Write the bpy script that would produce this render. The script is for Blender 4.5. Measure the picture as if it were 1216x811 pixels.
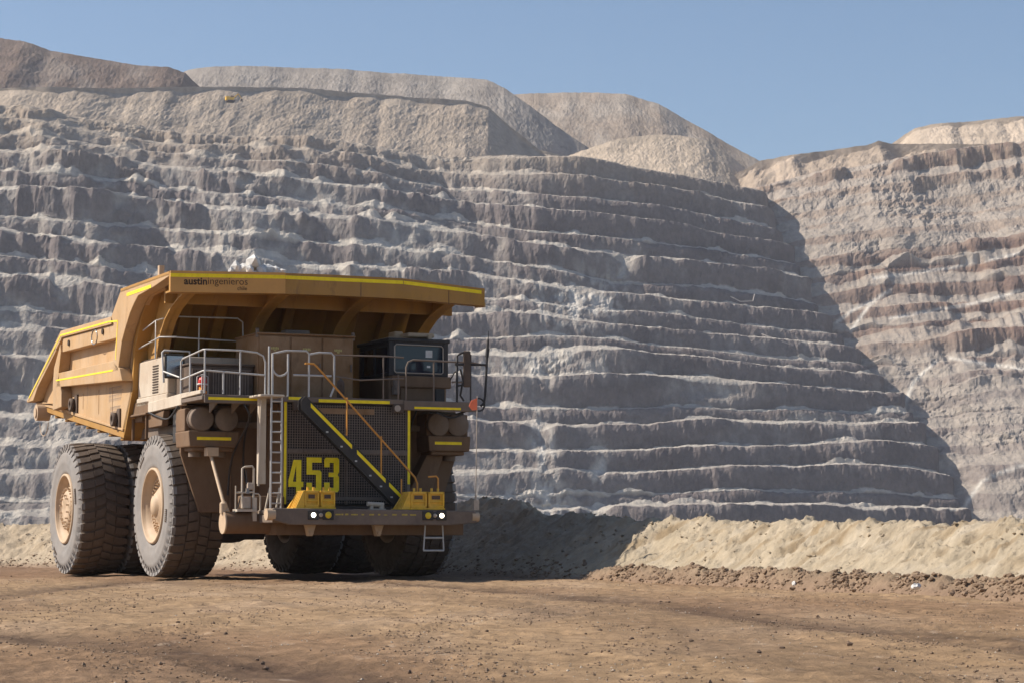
import bpy, math, random
import numpy as np
from mathutils import Vector
for _o in list(bpy.data.objects): bpy.data.objects.remove(_o)
SC = bpy.context.scene
C = SC.collection
rnd = random.Random(7)

# ------------------------------------------------------------------ camera
FPX, HOR, HC = 2760.0, 645.0, 0.93          # focal length in px of the 1216 wide photo, horizon row, eye height
PITCH = math.atan((HOR - 405.5) / FPX)
cd = bpy.data.cameras.new('camera'); cam = bpy.data.objects.new('camera', cd); C.objects.link(cam)
cam.location = (0, 0, HC); cam.rotation_euler = (math.radians(90) + PITCH, 0, 0)
cd.sensor_width = 36; cd.lens = FPX / 1216 * 36; cd.clip_start = 0.3; cd.clip_end = 20000
SC.camera = cam

# ------------------------------------------------------------------ light
SUN_EL, SUN_AZ = 41.0, 4.0                  # elevation; degrees behind straight left
SKY_STR, SUN_STR, EXPOSURE = 0.088, 5.0, 0.45
sv = Vector((-math.cos(math.radians(SUN_AZ)) * math.cos(math.radians(SUN_EL)),
             math.sin(math.radians(SUN_AZ)) * math.cos(math.radians(SUN_EL)), math.sin(math.radians(SUN_EL))))
w = bpy.data.worlds.new('World'); SC.world = w; w.use_nodes = True
nt = w.node_tree; bg = nt.nodes['Background']
sky = nt.nodes.new('ShaderNodeTexSky'); sky.sky_type = 'NISHITA'; sky.sun_disc = False
sky.sun_elevation = math.radians(SUN_EL)
sky.sun_rotation = math.atan2(sv.x, sv.y)
sky.altitude = 1500; sky.air_density = 1.15; sky.dust_density = 2.0; sky.ozone_density = 3.0
nt.links.new(sky.outputs[0], bg.inputs[0]); bg.inputs[1].default_value = SKY_STR
sd = bpy.data.lights.new('sun', 'SUN'); sd.energy = SUN_STR; sd.angle = math.radians(0.5); sd.color = (1.0, 0.92, 0.80)
so = bpy.data.objects.new('sun', sd); C.objects.link(so); so.rotation_euler = sv.to_track_quat('Z', 'Y').to_euler()
SC.view_settings.view_transform = 'Standard'; SC.view_settings.look = 'None'
SC.view_settings.exposure = EXPOSURE; SC.view_settings.gamma = 1
SC.view_settings.use_curve_mapping = False
SC.render.resolution_x = 1024; SC.render.resolution_y = 682
SC.cycles.max_bounces = 6; SC.cycles.diffuse_bounces = 3; SC.cycles.volume_bounces = 0

def ray(px, py):
    x = (px - 608) / FPX; y = (405.5 - py) / FPX
    return (x, math.cos(PITCH) - y * math.sin(PITCH), math.sin(PITCH) + y * math.cos(PITCH))
def at(px, py, Y=None, Z=None):
    d = ray(px, py)
    t = Y / d[1] if Y is not None else (Z - HC) / d[2]
    return (d[0] * t, d[1] * t, HC + d[2] * t)

# ------------------------------------------------------------------ noise
_P = np.random.RandomState(3).permutation(256); _P = np.concatenate([_P, _P, _P])
_G = np.random.RandomState(5).normal(size=(256, 3)); _G /= np.linalg.norm(_G, axis=1)[:, None]
def perlin(x, y, z=0.0):
    x, y, z = np.broadcast_arrays(np.asarray(x, float), np.asarray(y, float), np.asarray(z, float))
    xi, yi, zi = np.floor(x).astype(int), np.floor(y).astype(int), np.floor(z).astype(int)
    xf, yf, zf = x - xi, y - yi, z - zi
    xi &= 255; yi &= 255; zi &= 255
    fade = lambda t: t * t * t * (t * (t * 6 - 15) + 10)
    u, v, ww = fade(xf), fade(yf), fade(zf)
    out = 0
    for dx in (0, 1):
        for dy in (0, 1):
            for dz in (0, 1):
                g = _G[_P[_P[_P[xi + dx] + yi + dy] + zi + dz]]
                dot = g[..., 0] * (xf - dx) + g[..., 1] * (yf - dy) + g[..., 2] * (zf - dz)
                out = out + dot * (u if dx else 1 - u) * (v if dy else 1 - v) * (ww if dz else 1 - ww)
    return out * 1.6
def fbm(x, y, z=0.0, o=4, g=0.5):
    s = 0; a = 1.0
    for k in range(o):
        s = s + a * perlin(np.asarray(x) * 2 ** k + 17 * k, np.asarray(y) * 2 ** k + 5 * k, np.asarray(z) * 2 ** k)
        a *= g
    return s
def ridged(x, y, z=0.0, o=4):
    s = 0; a = 1.0
    for k in range(o):
        s = s + a * (1 - 2 * np.abs(perlin(np.asarray(x) * 2 ** k + 17 * k, np.asarray(y) * 2 ** k + 5 * k, z)))
        a *= 0.5
    return s
def sstep(a, b, x):
    t = np.clip((x - a) / (b - a), 0, 1); return t * t * (3 - 2 * t)

# ------------------------------------------------------------------ materials
def mat(name, col, rough=0.8, metal=0.0, var=0.12, scale=3.0, bump=0.0, bscale=30.0, dust=None, dustamt=0.35, attr=False, emit=None, estr=1.0, streak=False, spec=0.3, grime=None, gscale=3.0, speck=None):
    m = bpy.data.materials.new(name); m.use_nodes = True
    n = m.node_tree.nodes; l = m.node_tree.links; b = n['Principled BSDF']
    b.inputs['Roughness'].default_value = rough; b.inputs['Metallic'].default_value = metal
    b.inputs['Specular IOR Level'].default_value = spec
    tc = n.new('ShaderNodeTexCoord')
    src = None
    if attr:
        a = n.new('ShaderNodeAttribute'); a.attribute_name = 'Col'; src = a.outputs['Color']
    else:
        r = n.new('ShaderNodeRGB'); r.outputs[0].default_value = (*col, 1); src = r.outputs[0]
    if var > 0:
        nz = n.new('ShaderNodeTexNoise'); nz.inputs['Scale'].default_value = scale; nz.inputs['Detail'].default_value = 9; nz.inputs['Roughness'].default_value = 0.65
        if streak:
            mp = n.new('ShaderNodeMapping'); mp.inputs['Scale'].default_value = (1, 1, 0.18)
            l.new(tc.outputs['Object'], mp.inputs[0]); l.new(mp.outputs[0], nz.inputs[0])
        else: l.new(tc.outputs['Object'], nz.inputs[0])
        mr = n.new('ShaderNodeMapRange'); mr.inputs[1].default_value = 0.3; mr.inputs[2].default_value = 0.7
        mr.inputs[3].default_value = 1 - var; mr.inputs[4].default_value = 1 + var
        l.new(nz.outputs[0], mr.inputs[0])
        mx = n.new('ShaderNodeVectorMath'); mx.operation = 'SCALE'; l.new(src, mx.inputs[0]); l.new(mr.outputs[0], mx.inputs['Scale'])
        src = mx.outputs[0]
    if dust:
        n2 = n.new('ShaderNodeTexNoise'); n2.inputs['Scale'].default_value = 0.7; n2.inputs['Detail'].default_value = 8; n2.inputs['Roughness'].default_value = 0.7
        l.new(tc.outputs['Object'], n2.inputs[0])
        m2 = n.new('ShaderNodeMapRange'); m2.inputs[1].default_value = 0.35; m2.inputs[2].default_value = 0.65; m2.inputs[4].default_value = dustamt * 2
        m2.clamp = True
        l.new(n2.outputs[0], m2.inputs[0])
        mm = n.new('ShaderNodeMix'); mm.data_type = 'RGBA'; mm.inputs[7].default_value = (*dust, 1)
        l.new(m2.outputs[0], mm.inputs[0]); l.new(src, mm.inputs[6]); src = mm.outputs[2]
    for (gc, gs, lo, hi, st_) in ((grime, gscale, 0.56, 0.74, True), (speck, 26.0, 0.60, 0.70, False)):
        if not gc: continue
        n3 = n.new('ShaderNodeTexNoise'); n3.inputs['Scale'].default_value = gs; n3.inputs['Detail'].default_value = 10; n3.inputs['Roughness'].default_value = 0.75
        if st_:
            mp3 = n.new('ShaderNodeMapping'); mp3.inputs['Scale'].default_value = (1, 1, 0.3); mp3.inputs['Location'].default_value = (3, 7, 1)
            l.new(tc.outputs['Object'], mp3.inputs[0]); l.new(mp3.outputs[0], n3.inputs[0])
        else: l.new(tc.outputs['Object'], n3.inputs[0])
        m3 = n.new('ShaderNodeMapRange'); m3.inputs[1].default_value = lo; m3.inputs[2].default_value = hi; m3.inputs[4].default_value = 0.75; m3.clamp = True
        l.new(n3.outputs[0], m3.inputs[0])
        x3 = n.new('ShaderNodeMix'); x3.data_type = 'RGBA'; x3.inputs[7].default_value = (*gc, 1)
        l.new(m3.outputs[0], x3.inputs[0]); l.new(src, x3.inputs[6]); src = x3.outputs[2]
    l.new(src, b.inputs['Base Color'])
    if bump > 0:
        nb = n.new('ShaderNodeTexNoise'); nb.inputs['Scale'].default_value = bscale; nb.inputs['Detail'].default_value = 8; nb.inputs['Roughness'].default_value = 0.7
        l.new(tc.outputs['Object'], nb.inputs[0])
        bp = n.new('ShaderNodeBump'); bp.inputs['Strength'].default_value = 1.0; bp.inputs['Distance'].default_value = bump
        l.new(nb.outputs[0], bp.inputs['Height']); l.new(bp.outputs[0], b.inputs['Normal'])
    if emit:
        b.inputs['Emission Color'].default_value = (*emit, 1); b.inputs['Emission Strength'].default_value = estr
    return m
M = {}
TAN_DUST = (0.42, 0.29, 0.19)
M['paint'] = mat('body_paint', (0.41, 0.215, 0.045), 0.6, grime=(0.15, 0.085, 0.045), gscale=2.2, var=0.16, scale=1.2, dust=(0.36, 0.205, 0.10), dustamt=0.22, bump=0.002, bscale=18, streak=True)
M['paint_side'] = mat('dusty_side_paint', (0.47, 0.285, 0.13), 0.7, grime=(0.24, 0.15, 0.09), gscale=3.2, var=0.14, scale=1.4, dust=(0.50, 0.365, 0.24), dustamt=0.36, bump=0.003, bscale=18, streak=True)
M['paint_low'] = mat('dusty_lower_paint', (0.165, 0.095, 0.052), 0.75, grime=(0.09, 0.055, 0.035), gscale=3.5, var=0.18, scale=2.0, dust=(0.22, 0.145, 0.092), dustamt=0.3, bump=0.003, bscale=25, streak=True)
M['cabinet'] = mat('cabinet_paint', (0.20, 0.10, 0.036), 0.6, grime=(0.10, 0.06, 0.035), gscale=3.0, var=0.10, scale=2.0, dust=TAN_DUST, dustamt=0.25, streak=True)
M['deck'] = mat('deck_steel', (0.14, 0.11, 0.092), 0.75, var=0.2, scale=3, dust=(0.26, 0.19, 0.14), dustamt=0.35)
M['white'] = mat('cream_panel_paint', (0.56, 0.49, 0.40), 0.6, grime=(0.22, 0.15, 0.10), gscale=4.0, var=0.10, scale=2.5, dust=TAN_DUST, dustamt=0.25, streak=True)
M['dark'] = mat('dark_frame_steel', (0.07, 0.052, 0.042), 0.8, var=0.25, scale=4, dust=(0.16, 0.11, 0.08), dustamt=0.35)
M['black'] = mat('black_steel', (0.025, 0.024, 0.026), 0.55, var=0.2, scale=4, dust=(0.10, 0.08, 0.065), dustamt=0.2)
M['tube'] = mat('galvanised_tube', (0.50, 0.48, 0.46), 0.5, metal=0.15, var=0.12, scale=12)
M['orange_tube'] = mat('orange_tube_paint', (0.62, 0.28, 0.06), 0.5, var=0.12, scale=8)
M['yellow'] = mat('yellow_reflective_tape', (0.98, 0.74, 0.015), 0.45, var=0.12, scale=6)
M['yellow_box'] = mat('yellow_box_paint', (0.80, 0.46, 0.03), 0.5, var=0.15, scale=6, dust=TAN_DUST, dustamt=0.12)
M['worn'] = mat('worn_yellow', (0.45, 0.34, 0.07), 0.7, var=0.3, scale=20)
M['glass'] = mat('cab_glass', (0.012, 0.016, 0.03), 0.08, var=0.0, spec=0.5)
M['mirror'] = mat('mirror_glass', (0.32, 0.34, 0.38), 0.25, metal=0.8, var=0.0)
M['rim'] = mat('rim_paint', (0.50, 0.36, 0.24), 0.6, var=0.15, scale=4, dust=(0.5, 0.37, 0.25), dustamt=0.35)
M['sidewall'] = mat('tyre_sidewall', (0.245, 0.232, 0.225), 0.9, var=0.16, scale=3, dust=(0.30, 0.25, 0.21), dustamt=0.25, bump=0.004, bscale=10)
M['tread'] = mat('tyre_tread', (0.105, 0.078, 0.060), 0.95, var=0.35, scale=6, dust=(0.16, 0.118, 0.088), dustamt=0.4, bump=0.012, bscale=14)
M['letter'] = mat('dark_lettering', (0.055, 0.035, 0.022), 0.7, var=0.1)
M['grey_mark'] = mat('faded_grey_marking', (0.34, 0.26, 0.21), 0.8, var=0.2, scale=20)
M['red'] = mat('red_lens', (0.55, 0.03, 0.02), 0.3, var=0)
M['amber'] = mat('amber_lens', (0.85, 0.25, 0.02), 0.3, var=0)
M['flag'] = mat('flag_cloth', (0.85, 0.20, 0.10), 0.8, var=0.1)
M['lamp'] = mat('lit_lamp', (1, 0.95, 0.8), 0.3, var=0, emit=(1, 0.9, 0.68), estr=4.5)
M['lens'] = mat('lamp_lens', (0.40, 0.33, 0.27), 0.35, var=0.1, scale=10)
M['yellow_lens'] = mat('yellow_lens', (0.75, 0.52, 0.03), 0.3, var=0.05)
M['mesh_bar'] = mat('grille_wire', (0.22, 0.17, 0.14), 0.7, var=0.15, scale=6)
M['rock_white'] = mat('pale_rock', (0.62, 0.60, 0.57), 0.9, var=0.2, scale=5, bump=0.02, bscale=9)
M['wall'] = mat('pit_rock', (0.3, 0.3, 0.3), 0.95, var=0.20, scale=0.28, bump=0.9, bscale=0.55, attr=True, spec=0.1)
M['spoil'] = mat('spoil_rock', (0.3, 0.3, 0.3), 0.95, var=0.16, scale=0.22, bump=0.8, bscale=0.4, attr=True, spec=0.1)
M['road'] = mat('road_dirt', (0.2, 0.15, 0.1), 0.95, speck=(0.075, 0.048, 0.034), var=0.30, scale=2.5, bump=0.05, bscale=9, attr=True, spec=0.15)
M['berm'] = mat('berm_dirt', (0.2, 0.15, 0.1), 0.95, var=0.22, scale=2.2, bump=0.09, bscale=5, attr=True, spec=0.15)
M['chip'] = mat('pale_chip', (0.42, 0.35, 0.28), .9, var=.2)
M['dark_clod'] = mat('dark_clod_dirt', (0.16, 0.108, 0.076), .95, var=.3, bump=.01, bscale=20)
M['berm_clod'] = mat('berm_clod_dirt', (0.33, 0.26, 0.18), .95, var=.3)
M['clod'] = mat('clod_dirt', (0.24, 0.165, 0.11), 0.95, var=0.3, scale=2.0, bump=0.02, bscale=12)

# ------------------------------------------------------------------ object helpers
def tag(o, label=None, cat=None, group=None, kind=None):
    if label: o['label'] = label
    if cat: o['category'] = cat
    if group: o['group'] = group
    if kind: o['kind'] = kind
    return o
def empty(name, loc=(0, 0, 0), rz=0, parent=None):
    o = bpy.data.objects.new(name, None); C.objects.link(o); o.location = loc; o.rotation_euler = (0, 0, rz); o.parent = parent
    return o
def np_mesh(name, V, Fc, material, col=None, smooth=True, parent=None):
    """V (n,3), Fc (m,4) quads"""
    me = bpy.data.meshes.new(name)
    n = len(V); m = len(Fc); k = Fc.shape[1]
    me.vertices.add(n); me.vertices.foreach_set('co', np.asarray(V, np.float32).ravel())
    me.loops.add(m * k); me.loops.foreach_set('vertex_index', Fc.astype(np.int32).ravel())
    me.polygons.add(m); me.polygons.foreach_set('loop_start', np.arange(0, m * k, k, dtype=np.int32))
    me.polygons.foreach_set('loop_total', np.full(m, k, np.int32))
    me.polygons.foreach_set('use_smooth', np.full(m, smooth, bool))
    me.update(calc_edges=True)
    if col is not None:
        a = me.color_attributes.new('Col', 'FLOAT_COLOR', 'POINT')
        c4 = np.ones((n, 4), np.float32); c4[:, :3] = np.clip(col, 0.01, 0.9)
        a.data.foreach_set('color', c4.ravel())
    me.materials.append(material)
    o = bpy.data.objects.new(name, me); C.objects.link(o); o.parent = parent
    return o
def grid_faces(nr, nc, flip=False):
    i = np.arange(nr - 1)[:, None]; j = np.arange(nc - 1)[None, :]
    a = i * nc + j
    q = np.stack([a, a + 1, a + nc + 1, a + nc], -1).reshape(-1, 4)
    return q[:, ::-1] if flip else q

class MB:
    """collects shapes; truck shapes use (F forward, R truck's right, U up)"""
    def __init__(s): s.v = []; s.f = []; s.sm = []; s.mi = []; s.cm = 0
    def add(s, vs, fs, smooth=False):
        b = len(s.v); s.v += [tuple(p) for p in vs]
        for f in fs: s.f.append([b + i for i in f]); s.sm.append(smooth); s.mi.append(s.cm)
    def box(s, a, b):
        (x0, y0, z0), (x1, y1, z1) = a, b
        x0, x1 = min(x0, x1), max(x0, x1); y0, y1 = min(y0, y1), max(y0, y1); z0, z1 = min(z0, z1), max(z0, z1)
        s.add([(x, y, z) for x in (x0, x1) for y in (y0, y1) for z in (z0, z1)],
              [(0, 1, 3, 2), (4, 6, 7, 5), (0, 4, 5, 1), (2, 3, 7, 6), (0, 2, 6, 4), (1, 5, 7, 3)])
    def hexa(s, p):
        """eight corners: four of one face then four opposite, same order"""
        s.add(p, [(0, 1, 2, 3), (7, 6, 5, 4), (0, 4, 5, 1), (1, 5, 6, 2), (2, 6, 7, 3), (3, 7, 4, 0)])
    def prism(s, poly, axis, a, b):
        """poly of 2-tuples extruded along axis 0/1/2 between a and b"""
        def P(q, t):
            q = list(q); q.insert(axis, t); return tuple(q)
        n = len(poly)
        s.add([P(q, a) for q in poly] + [P(q, b) for q in poly],
              [tuple(range(n)), tuple(range(2 * n - 1, n - 1, -1))] + [(i, i + n, (i + 1) % n + n, (i + 1) % n) for i in range(n)])
    def bar(s, p, q, r=0.03, n=8, r2=None, cap=True):
        p = Vector(p); q = Vector(q); d = (q - p)
        if d.length < 1e-6: return
        d.normalize(); u = d.orthogonal().normalized(); v = d.cross(u)
        r2 = r if r2 is None else r2
        vs = []
        for c, rr in ((p, r), (q, r2)):
            for k in range(n):
                t = 2 * math.pi * k / n; vs.append(c + (u * math.cos(t) + v * math.sin(t)) * rr)
        s.add(vs, [(k, (k + 1) % n, (k + 1) % n + n, k + n) for k in range(n)], True)
        if cap: s.add(vs, [tuple(range(n - 1, -1, -1)), tuple(range(n, 2 * n))])
    def tube(s, pts, r=0.03, n=8):
        pts = [Vector(p) for p in pts]
        T = []
        for i in range(len(pts)):
            a = pts[max(i - 1, 0)]; b = pts[min(i + 1, len(pts) - 1)]; T.append((b - a).normalized())
        u = T[0].orthogonal().normalized(); vs = []
        for p, t in zip(pts, T):
            u = (u - t * u.dot(t)).normalized(); v = t.cross(u)
            for k in range(n):
                a = 2 * math.pi * k / n; vs.append(p + (u * math.cos(a) + v * math.sin(a)) * r)
        fs = []
        for i in range(len(pts) - 1):
            for k in range(n): fs.append((i * n + k, i * n + (k + 1) % n, (i + 1) * n + (k + 1) % n, (i + 1) * n + k))
        s.add(vs, fs, True)
        s.add(vs[:n], [tuple(range(n - 1, -1, -1))]); s.add(vs[-n:], [tuple(range(n))])
    def lathe(s, prof, c, axis='R', n=48, closed=False):
        """prof: (radius, along) pairs round an axis through c"""
        vs = []
        for (r, a) in prof:
            for k in range(n):
                t = 2 * math.pi * k / n
                if axis == 'R': vs.append((c[0] + r * math.cos(t), c[1] + a, c[2] + r * math.sin(t)))
                elif axis == 'F': vs.append((c[0] + a, c[1] + r * math.cos(t), c[2] + r * math.sin(t)))
                else: vs.append((c[0] + r * math.cos(t), c[1] + r * math.sin(t), c[2] + a))
        m = len(prof); fs = []
        for i in range(m if closed else m - 1):
            j = (i + 1) % m
            for k in range(n): fs.append((i * n + k, i * n + (k + 1) % n, j * n + (k + 1) % n, j * n + k))
        s.add(vs, fs, True)
    def build(s, name, mats, parent=None, bevel=0.0, truck=True, seg=1):
        me = bpy.data.meshes.new(name)
        vs = [(x, -y, z) for x, y, z in s.v] if truck else s.v
        me.from_pydata(vs, [], s.f)
        if not isinstance(mats, (list, tuple)): mats = [mats]
        for m in mats: me.materials.append(m)
        me.polygons.foreach_set('use_smooth', s.sm); me.polygons.foreach_set('material_index', s.mi)
        me.update()
        import bmesh
        bm = bmesh.new(); bm.from_mesh(me); bmesh.ops.recalc_face_normals(bm, faces=bm.faces); bm.to_mesh(me); bm.free()
        o = bpy.data.objects.new(name, me); C.objects.link(o); o.parent = parent
        if bevel:
            b = o.modifiers.new('bevel', 'BEVEL'); b.width = bevel; b.segments = seg; b.limit_method = 'ANGLE'; b.angle_limit = math.radians(40)
        return o

# ================================================================== THE PIT
def polycurve(pts):
    xs = np.array([p[0] for p in pts], float); ys = np.array([p[1] for p in pts], float)
    return lambda x: np.interp(x, xs, ys)

def bench_wall(name, X, D0, cot, z0, h, nb, xc=None, fine=1.0, Mf=None, colf=None, macro=20.0, seed=0.0, plateau=500, tal=1.0, tilt=0.0, x0=0.0, mess=None, spur=0.0, spx=(0, 1), tb=0.0):
    fr = [0, .05, .12, .20, .29, .38, .47, .55, .62, .66, .72, .79, .86, .93]
    rows = [(i, s) for i in range(nb) for s in fr] + [(nb, 0)]
    I = np.array([r[0] for r in rows])[:, None]; S = np.array([r[1] for r in rows])[:, None]
    Xg = X[None, :] + 0 * I
    def D(z):
        d = D0(Xg) + cot * (z + 0 * Xg)
        d = d + macro * fbm(Xg / 170 + seed, z / 120, 3.1 + seed, 3)
        if spur: d = d - spur * (ridged((Xg + 0.45 * z) / 75, z / 160 + 0 * Xg, seed + 0.5, 4) - 1.0) * sstep(spx[0], spx[1], Xg)
        if xc is not None:
            e = Xg - xc(z + 0 * Xg); d = d + 8.0 * np.log1p(np.exp(np.clip((e + 2 * perlin(z / 9, 3.3, Xg / 40)) / 2.5, -30, 30))) * 2.5
        return d
    warp = lambda z: z * np.where(z > 0, 1 - tilt * (Xg - x0), 1.0) + 5.5 * fbm(Xg / 190 + seed, z / 70, 8.8, 3) + 5.0 * np.sin(z / 37.0 + seed) * np.tanh((Xg - 60 * np.sin(z / 61.0 + 1) - 40) / 28)      # benches climb gently along the wall
    rj = np.random.RandomState(int(seed) + 4); lev = z0 + h * (np.arange(nb + 2) + rj.uniform(-0.24, 0.24, nb + 2)); lev[0] = z0; lev[nb:] = z0 + h * np.arange(nb, nb + 2)
    zi = lev[I] + 0.0 * Xg; zn = lev[I + 1] + 0.0 * Xg
    # crest lines wander up and down a little and neighbouring benches differ in width
    wav = lambda J: 2.2 * fbm(Xg / 120 + seed, J * 0.37, 9.0, 2) + 0.5 * fbm(Xg / 9, J * 3.3, 4.0, 3)
    ms = np.ones_like(Xg) if mess is None else mess(Xg, z0 + (I + 0.3) * h + 0 * Xg)
    scal = lambda J: (1.2 + 2.2 * ms) * perlin(Xg / 38 + J * 5.1, J * 1.7, seed) + (0.5 + 1.7 * ms) * fbm(Xg / 11 + J * 2.2, J * 1.3, seed + 2, 3)
    di = D(zi); dn = D(zn)
    yi = di + scal(I) * fine; yn = dn + scal(I + 1) * fine
    zzi = warp(zi) + wav(I); zzn = warp(zn) + wav(I + 1)
    run = h * (0.36 + 0.12 * ms)
    yc = np.minimum(yi + run, yn - 1.5)
    lip = 0.55 + 0.5 * sstep(-0.3, 0.5, fbm(Xg / 14, I * 1.9, seed + 5, 3)) + 1.9 * ms * sstep(-0.2, 0.6, fbm(Xg / 9, I * 2.2, seed + 3, 3))       # crumbled edge of each bench
    face = S <= 0.62
    t1 = S / 0.62; t2 = np.clip((S - 0.62) / 0.38, 0, 1)
    Y = np.where(face, yi + (yc - yi) * (0.55 * t1 + 0.45 * t1 ** 5), yc + (yn - yc) * t2)
    Z = np.where(face, zzi + (zzn - 0.4 - lip - zzi) * t1, zzn - 0.4 - lip * np.exp(-t2 * 5) * (1 - t2) + 0.4 * t2)
    # loose rock at each toe
    th = lambda J: np.clip((0.8 + 4.6 * ms) * (fbm(Xg / 24 + J * 9.7, J * 2.3, seed + 5, 4) + 0.12 + 0.12 * ms) + (2.5 + 4.5 * ms) * np.clip(perlin(Xg / 16 + J * 3.1, J * 4.7, seed + 8) - 0.30, 0, 1) + tb * h * (0.6 + 0.8 * sstep(-0.4, 0.4, fbm(Xg / 45, J * 1.1, seed + 9, 2))), 0, h * 0.75) * (J < nb - 0.5)
    ti = th(I); tn = th(I + 1)
    Zr = Z
    Z = np.where(face, np.maximum(Z, zzi + ti - 0.0), Z)
    Z = np.where(~face, np.maximum(Z, zzn + tn - (yn - Y) * 0.75), Z)
    talm = sstep(0.05, 0.9, Z - Zr)
    # gullied, blocky faces
    zs = Z
    g = fbm(Xg / 6.5 + seed, zs / 14, I * 0.7, 4) * (0.35 + 0.8 * ms) + fbm(Xg / 2.0, zs / 3.0, 1.7, 3) * 0.42
    Y = Y + g * np.where(face, 1.0, 0.35)
    Z = Z + fbm(Xg / 4.0, Y / 3.0, seed, 3) * 0.32
    # collapsed ground
    mm = np.zeros_like(Z) if Mf is None else Mf(Xg, zi + S * h)
    zl = zi + S * (zn - zi); yl = D(zl)
    rk = ridged(Xg / 30 + zl / 40, zl / 26, seed + 1, 5)
    rk2 = fbm(Xg / 8, zl / 6, seed + 4, 4)
    ra = 0.35 + 0.9 * sstep(-0.3, 0.5, fbm(Xg / 50, zl / 40, seed + 11, 2))
    yl = yl - ra * (2.6 * rk + 1.5 * rk2 + 0.9 * fbm(Xg / 2.6, zl / 2.4, seed + 6, 3))
    Y = Y * (1 - mm) + yl * mm; Z = Z * (1 - mm) + (warp(zl) + 1.0 * rk2) * mm
    # flat land behind the top
    Yp = np.stack([Y[-1] + 15, Y[-1] + plateau]); Zp = np.stack([Z[-1] - 1, Z[-1] - 2]); Xp = np.stack([X, X])
    V = np.stack([np.concatenate([Xg, Xp]), np.concatenate([Y, Yp]), np.concatenate([Z, Zp])], -1)
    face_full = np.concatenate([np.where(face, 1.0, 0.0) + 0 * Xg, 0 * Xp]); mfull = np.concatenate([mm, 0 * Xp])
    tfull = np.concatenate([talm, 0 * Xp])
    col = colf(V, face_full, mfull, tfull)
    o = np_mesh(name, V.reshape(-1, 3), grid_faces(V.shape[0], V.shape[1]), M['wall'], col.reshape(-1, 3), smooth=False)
    return o, V

def mixc(a, b, t): return a * (1 - t[..., None]) + np.array(b) * t[..., None]

def px_of(V): return 608 + FPX * V[..., 0] / V[..., 1]
def py_of(V): return HOR - FPX * (V[..., 2] - HC) / V[..., 1]

# --- main wall
def D0_main(X):
    u = 608 + FPX * X / 1300.0
    return 1150 + 0.10 * u + 0.13 * 60 * np.log1p(np.exp((u - 640) / 60.0))
XC = polycurve([(-80, 292), (0, 270), (77, 248), (146, 210), (215, 188), (250, 179), (290, 165), (400, 150)])
def blob(X, z, x, zc, rx, rz, skew=0.0):
    dx = (X - x - skew * (z - zc)) / rx; dz = (z - zc) / rz
    return np.exp(-(dx * dx + dz * dz))
def M_main(X, z):
    n = fbm(X / 60, z / 30, 6.6, 4)
    n2 = fbm(X / 18, z / 9, 2.6, 3)
    m = 0.62 * sstep(0.18, 0.62, n + 0.35 * n2)
    left = sstep(120, 170, z) * sstep(20, -60, X)          # the broken upper left
    m = np.maximum(m * (0.35 + 0.65 * sstep(60, -80, X)), left * (0.5 * sstep(-0.25, 0.45, n2 + 0.3 * n)))
    m = np.maximum(m, 0.95 * blob(X, z, 40, 148, 22, 19, 0.25))        # bright slide
    m = np.maximum(m, 0.85 * blob(X, z, 18, 104, 36, 9, 0.0))
    m = np.maximum(m, 0.9 * blob(X, z, 17, 55, 6.5, 28, -0.12))
    m = np.maximum(m, 0.7 * blob(X, z, 48, 40, 4.0, 10, 0.2))
    m = np.maximum(m, 0.8 * blob(X, z, 8, 22, 26, 12, 0.0))
    m = np.maximum(m, 0.8 * blob(X, z, 46, 8, 6, 14, -.4))
    m = np.maximum(m, 0.95 * blob(X, z, -235, 75, 34, 45, 0.5))       # slide at the left edge
    m = np.maximum(m, 0.7 * blob(X, z, -190, 20, 60, 22, 0.0))
    m = np.maximum(m, 0.9 * sstep(246, 262, z) * sstep(40, 0, X) * sstep(-140, -90, X))
    m = np.maximum(m, 0.5 * blob(X, z, -20, 250, 60, 18, 0.0))
    m = np.maximum(m, 0.85 * blob(X, z, -60, 178, 30, 12, 0.6)); m = np.maximum(m, 0.8 * blob(X, z, -120, 205, 26, 10, 0.0))
    m = np.maximum(m, 0.85 * blob(X, z, 70, 182, 9, 16, 0.4)); m = np.maximum(m, 0.8 * blob(X, z, 120, 88, 26, 5, 0.0)); m = np.maximum(m, 0.8 * blob(X, z, 185, 74, 34, 4, 0.0))
    return np.clip(m, 0, 0.97)
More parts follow.
